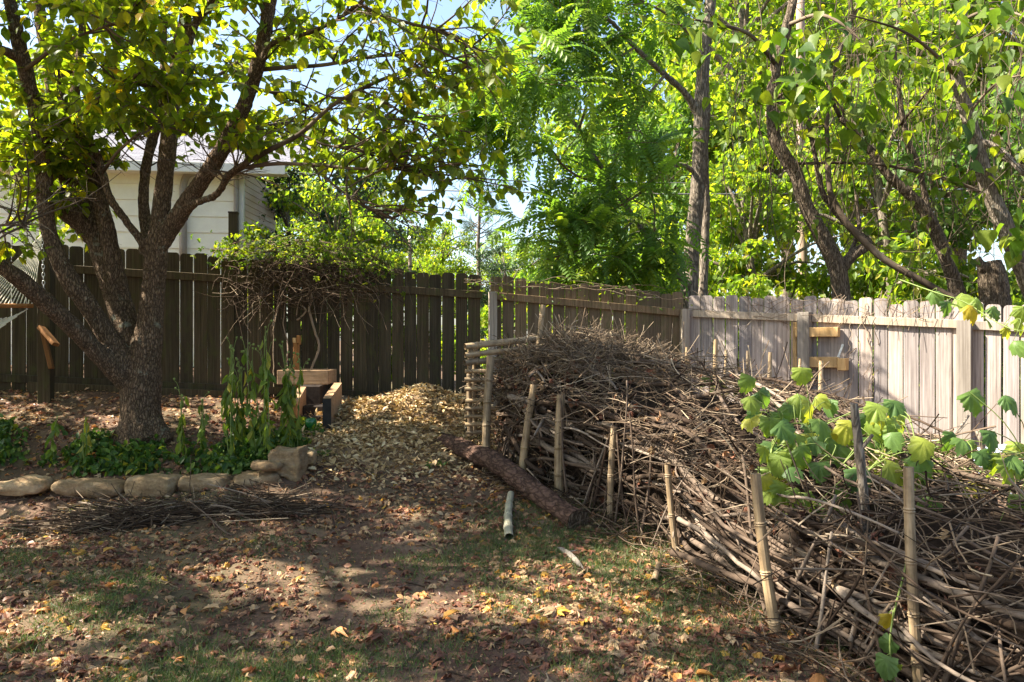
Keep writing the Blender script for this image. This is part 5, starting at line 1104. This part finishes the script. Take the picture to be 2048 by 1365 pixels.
n = 90; x = ru(n, 1380, 1900); P0 = np.array([fr(a, 600+random.random()*40, .05) for a in x]); d_ = norm(RNG.normal(size=(n, 3))*np.array([1, .25, .8])); ln = ru(n, .15, .5); w1 = runit(n)*.5*np.array([1, .3, 1])
Pv = P0[:, None]+ln[:, None, None]*(d_[:, None]*t[None, :, None]+w1[:, None]*(t**2)[None, :, None]); dv_ = thing('dry_creeper', 'wispy dry creeper strands along the top rail of the sunlit fence', 'vine', tuple(fr(1500, 620))); V, F = tubes(Pv, np.full((n, 8), .0025), 4, False); part('strands', V, F, M_VINESTEM, dv_, attr=np.repeat(RNG.random(n), 32), kind='stuff')

# ------------------------------------------------------------------ garden bed plants
TG = 'tall wilting flower stalks in the garden bed'
def tall(px, ytop, d, nleaf, label, wid=.035, seeds=0, seed=0, hue=None):
    r = random.Random(seed); rng = np.random.default_rng(seed); base = at(px, 900, d); base[2] = g1(base[0], d)-.02; zt = EYE-(ytop-682.5)/FPX*d; H = zt-base[2]
    t = thing('wilting_plant', label, 'plant', tuple(base), TG); stems = []; lv = []
    for k in range(r.choice([2, 3, 3])):
        top = base+np.array([r.gauss(0, .05), r.gauss(0, .05), H*(1-.10*k)]); P = spline([base+[r.gauss(0, .02), 0, 0], (base+top)/2+[r.gauss(0, .03), 0, 0], top], 16); stems.append((P, .0045))
        q, d_ = pts_on(P[None], .22, int(nleaf*.62)); N = len(q); q = q+rng.normal(0, .012, (N, 3)); ld = norm(rng.normal(0, .33, (N, 3))+np.array([0, 0, -1])); lv.append(scatter(leaf_t(.20, .10, .08), q, frame(ld, rng.uniform(0, 6.28, N), (0, 1, .1)), rng.uniform(.07, .15, N)))
        for s in range(seeds):
            e = top+np.array([r.gauss(0, .05), r.gauss(0, .04), r.uniform(.02, .14)]); stems.append((spline([P[-3], (P[-1]+e)/2+[0, 0, .01], e], 6), .002)); stems.append((np.array([e, e+[0, 0, .008], e+[0, 0, .02]]), .009))
    V, F = join([tubes(P, np.full(len(P), r_), 6) for P, r_ in stems]); part('stalks', V, F, M_GREENSTEM, t, smooth=True)
    V, F, a = joinr(lv); part('leaves', V, F, M_LEAF_STALK, t, attr=a)
for k, (px, yt, d, n, lb, s) in enumerate([(370, 788, 7.35, 20, 'short wilted stalk just right of the dogwood trunk', 2), (403, 800, 7.4, 16, 'thin short stalk beside the short wilted one near the trunk', 1), (462, 705, 7.3, 34, 'bright green drooping stalk with dry seed heads in mid bed', 5), (482, 745, 7.45, 22, 'shorter drooping stalk behind the one with dry seed heads', 2), (520, 672, 7.35, 36, 'tallest drooping stalk between the seed-head stalk and the timber box', 3), (538, 700, 7.25, 28, 'yellowing drooping stalk next to the tallest one', 2), (575, 715, 7.45, 34, 'leafy drooping stalk in front of the timber box corner', 4), (590, 735, 7.55, 20, 'thin drooping stalk against the timber box front', 4), (110, 830, 7.3, 10, 'low wilted stalk in the ground cover left of the trunk', 0), (165, 835, 7.2, 10, 'low wilted stalk in the ground cover close to the trunk', 0)]): tall(px, yt, d, n, lb, seeds=s, seed=k+3)
# low cover
n = 1300; x = ru(n, -5.2, -1.95); y = ru(n, 7.08, 8.35); p3 = np.stack([x, y, 0*x], 1); dens = fbm(p3, 1.6, 3)+.9*np.exp(-((y-7.4)/.45)**2)-.48; k = (RNG.random(n) < np.clip(dens*1.4, 0, 1)) & (np.hypot(x+3.6, y-7.75) > .26); x, y = x[k], y[k]; n = len(x)
q0 = np.stack([x, y, gz(x, y)], 1); hgt = ru(n, .04, .15); m_ = 9; q = np.repeat(q0, m_, 0); hh = np.repeat(hgt, m_)*RNG.random(n*m_)**.5; q[:, 2] += hh; q[:, :2] += RNG.normal(0, .03, (n*m_, 2)); N = len(q)
ld = norm(RNG.normal(0, .6, (N, 3))+np.array([0, -.1, -.55])); V, F, a = scatter(LEAF, q, frame(ld, RNG.normal(0, .5, N)), ru(N, .045, .095)); P = np.stack([q0, q0+np.array([0, 0, .5])*hgt[:, None], q0+np.stack([RNG.normal(0, .02, n), RNG.normal(0, .02, n), hgt], 1)], 1); Vs, Fs = tubes(P, np.full((n, 3), .003), 3, False)
V, F, a = joinr([(V, F, a), (Vs, Fs, np.full(len(Vs), .5))]); gc = part('ground_cover', V, F, M_LEAF_COVER, attr=a, kind='stuff'); tag(gc, 'low dark green wilting ground cover filling the stone-edged bed', 'ground cover')
for px, py, d, lb in ((875, 905, 7.5, 'small dark weed beside the upper end of the fallen log'), (640, 905, 7.6, 'small leafy weed by the upright boulder')):
    b = at(px, py, d); b[2] = g1(b[0], d); t = thing('weed', lb, 'plant', tuple(b)); q = b+RNG.normal(0, 1, (46, 3))*np.array([.07, .05, .0])+np.array([0, 0, .04])*RNG.random((46, 1)); V, F, a = scatter(LEAF, q, frame(norm(RNG.normal(0, 1, (46, 3))*[1, 1, .3]+[0, 0, .2]), RNG.normal(0, .4, 46)), ru(46, .03, .06)); part('leaves', V, F, M_LEAF_COVER, t, attr=a)
    V, F = tubes(np.stack([np.repeat(b[None], 8, 0), b+RNG.normal(0, .05, (8, 3))*[1, 1, .2]+[0, 0, .04]], 1), np.full((8, 2), .002), 4, False); part('stalks', V, F, M_GREENSTEM, t)

# ------------------------------------------------------------------ heap of pulled stalks before the stones
sp_ = thing('stalk_heap', 'low dark heap of pulled dry stalks on the soil before the edging stones', 'heap', tuple(np.array([*at(340, 1025, 6.3)[:2], g1(*at(340, 1025, 6.3)[:2])])))
n = 900; px = np.concatenate([RNG.normal(240, 95, n//2), RNG.normal(530, 45, n//4), ru(n-n//2-n//4, 120, 640)]); dd = RNG.normal(6.22, .13, n)+(px-300)*.0006; X_ = (px-1024)/FPX*dd; hgt = .10*np.exp(-((px-250)/130)**2)+.10*np.exp(-((px-530)/50)**2)
P0 = np.stack([X_, dd, gz(X_, dd)+.008+RNG.random(n)*hgt], 1); d_ = norm(RNG.normal(size=(n, 3))*np.array([1, .45, .16])); ln = ru(n, .12, .7); t = np.linspace(-.5, .5, 6); Pv = P0[:, None]+ln[:, None, None]*(d_[:, None]*t[None, :, None]+(runit(n)*.25*np.array([1, 1, .4]))[:, None]*(t**2)[None, :, None]); gg = gz(Pv[..., 0], Pv[..., 1]); Pv[..., 2] = np.maximum(Pv[..., 2], gg+.004)
V, F = tubes(Pv, RNG.uniform(.0015, .004, (n, 1))*np.ones((1, 6)), 4, False); part('stalks', V, F, M_TWIG, sp_, attr=np.repeat(RNG.random(n)**1.3, 24), kind='stuff')
for k in range(26):
    i0 = random.randrange(n); a, b = Pv[i0, 0], Pv[i0, -1]; a = a+(a-b)*.3; P = spline([a, (a+b)/2+[0, 0, .02], b], 10); P[:, 2] = np.maximum(P[:, 2]+.02, gz(P[:, 0], P[:, 1])+.01); V, F = tubes(P, np.linspace(.008, .004, 10)*random.uniform(.6, 1.2), 6); part('stalk', V, F, M_STICK, sp_, smooth=True)
mx, my = np.meshgrid(np.linspace(0, 1, 60), np.linspace(0, 1, 14)); pxm = 120+mx*480; ddm = 6.0+my*.5+(pxm-300)*.0006; Xm = (pxm-1024)/FPX*ddm; hm_ = (.09*np.exp(-((pxm-250)/120)**2)+.09*np.exp(-((pxm-530)/48)**2))*np.sin(my*np.pi)-.01; Zm = gz(Xm, ddm)+hm_+.015*vnoise(np.stack([Xm, ddm, 0*Xm], -1), 14)*(hm_ > 0); ii = (np.arange(13)[:, None]*60+np.arange(59)).ravel(); part('root_mass', np.stack([Xm.ravel(), ddm.ravel(), Zm.ravel()], 1), [np.stack([ii, ii+1, ii+61, ii+60], 1)], M_DEBRIS_SHADE, sp_, smooth=True)

# ------------------------------------------------------------------ grass, leaf litter, fallen leaves
def in_pile(x, y):
    fx = np.interp(y, FRT[::-1, 1], FRT[::-1, 0]); return x > fx+.15
def bed(x, y): return (y > 7.0) & (x < -1.9)
def visible(n, y0=3.1, y1=9.3, pw=1.0):
    y = y0+(y1-y0)*RNG.random(n)**pw; x = ru(n)*(y*.68+.15); return x, y
def ground_R(x, y, tilt):
    n = len(x); e = RNG.normal(0, tilt, (n, 3)); e[:, 2] = ru(n, 0, 6.28); return eul(e)
x, y = visible(230000, 3.0, 6.6, 1.25); k = ~in_pile(x, y) & ~bed(x, y); x, y = x[k], y[k]; p3 = np.stack([x, y, 0*x], 1)
pat = fbm(p3, .85, 3)+.35*fbm(p3+50, 3.2, 2)+.7*np.exp(-((x+.2)/1.3)**2-((y-5.0)/.75)**2)-.25*(y > 6.1); k = RNG.random(len(x)) < np.clip(pat*1.2+.22, 0.04, .95); x, y, pat = x[k], y[k], pat[k]; N = len(x)
bl = np.array([[-.5, 0, 0], [.5, 0, 0], [.3, .5, .1], [-.3, .5, .1], [0, 1, .35]]), [np.array([[0, 1, 2, 3]]), np.array([[3, 2, 4]])]
ld = norm(RNG.normal(0, .55, (N, 3))*np.array([1, 1, .2])+np.array([0, 0, .75])); hgt = ru(N, .025, .065)*(1+.6*(RNG.random(N) < .06)); V, F, a = scatter(bl, np.stack([x, y, gz(x, y)-.003], 1), frame(ld, ru(N, 0, 6.28)), np.stack([ru(N, .003, .0055), hgt, hgt], 1), np.clip(RNG.normal(.42, .25, N), 0, 1))
gr = part('grass', V, F, M_GRASS, ground, attr=a, kind='stuff')
def litter(n, sizes, y0, y1, pw, T, zoff, tilt, dens, name, mat=M_DRY, rn=None):
    x, y = visible(n, y0, y1, pw); p3 = np.stack([x, y, 0*x], 1); k = ~in_pile(x, y+.12) & (RNG.random(n) < np.clip(dens(x, y, p3), 0, 1)); x, y = x[k], y[k]; N = len(x)
    V, F, a = scatter(T, np.stack([x, y, gz(x, y)+zoff+np.abs(RNG.normal(0, .006, N))], 1), ground_R(x, y, tilt), ru(N, *sizes), None if rn is None else np.clip(RNG.normal(rn[0], rn[1], N), 0, 1)); return V, F, a
edge = lambda x: .45*np.exp(-((x-1.)/1.2)**2)
d1 = lambda x, y, p: .55+.5*fbm(p, 1.1, 3)
L_ = [litter(6200, (.035, .09), 3.0, 9.0, 1.15, PALM[k], .008, .38, d1, '') for k in (1, 2, 3)]
L_ += [litter(9000, (.025, .06), 3.0, 9.2, 1.2, LEAF, .006, .4, d1, '', rn=(.35, .25))]
L_ += [litter(34000, (.010, .030), 3.0, 8.5, 1.15, LEAF1, .004, .4, lambda x, y, p: .7+.4*fbm(p, 2., 2), '', rn=(.36, .26))]
L_ += [litter(9000, (.03, .065), 6.6, 9.4, .9, leaf_t(.33, .1, .2, ((.5, 1.),)), .008, .4, lambda x, y, p: np.where(bed(x, y), .85, .7*np.exp(-((x+.9)/.8)**2)), '', rn=(.66, .14))]
V, F, a = joinr(L_); part('leaf_litter', V, F, M_DRY, ground, attr=a, kind='stuff')
fm_ = []
for k in range(4):
    me = mesh('fallen_leaf', *palm_t(40+k, .35+.35*k, .34), smooth=True); me.materials.append(M_DRYO); fm_.append(me)
for k in range(2):
    me = mesh('fallen_leaf', *leaf_t(.3, .15, .25+.2*k, ((.25, .85), (.5, 1.), (.78, .6))), smooth=True); me.materials.append(M_DRYO); fm_.append(me)
x, y = visible(700, 3.05, 6.4, 1.3); k = ~in_pile(x, y+.1) & ~bed(x, y); x, y = x[k][:300], y[k][:300]; Rm = ground_R(x, y, .35); zz = gz(x, y)
for k in range(len(x)): inst('fallen_leaf', fm_[random.choice([0, 1, 2, 3, 0, 1, 2, 3, 4, 5])], ground, (x[k], y[k], zz[k]+random.uniform(.012, .03)), Rm[k], random.uniform(.055, .12))
# loose twigs on the soil
x, y = visible(420, 3.1, 8.0, 1.1); k = ~in_pile(x, y) & ~bed(x, y); x, y = x[k], y[k]; N = len(x); a0 = ru(N, 0, 6.28); t = np.linspace(-.5, .5, 5); ln = ru(N, .06, .35); Px = x[:, None]+ln[:, None]*np.cos(a0)[:, None]*t+.02*RNG.normal(size=(N, 5))*ln[:, None]; Py = y[:, None]+ln[:, None]*np.sin(a0)[:, None]*t; V, F = tubes(np.stack([Px, Py, gz(Px, Py)+.006], -1), RNG.uniform(.0012, .004, (N, 1))*np.ones((1, 5)), 4, False); part('loose_twigs', V, F, M_TWIG, ground, attr=np.repeat(RNG.random(N), 20), kind='stuff')
sk = thing('split_stick', 'weathered grey split stick on the soil below the fallen log', 'stick', tuple(np.array([*at(1140, 1130, 5.3)[:2], g1(*at(1140, 1130, 5.3)[:2])])))
a_, b_ = at(1115, 1110, 5.55)[:2], at(1168, 1152, 5.1)[:2]; P = spline([[*a_, g1(*a_)+.02], [*((a_+b_)/2), g1(*((a_+b_)/2))+.025], [*b_, g1(*b_)+.015]], 12); V, F = tubes(P, np.array([.004, .012, .017, .018, .019, .019, .02, .019, .018, .016, .01, .003]), 7); part('wood', V, F, M_RAIL_R, sk)
Q = np.linspace(P[4], P[4]+np.array([.12, .06, .01]), 4); V, F = tubes(Q, np.array([.008, .006, .004, .002]), 5); part('splinter', V, F, M_RAIL_R, sk)
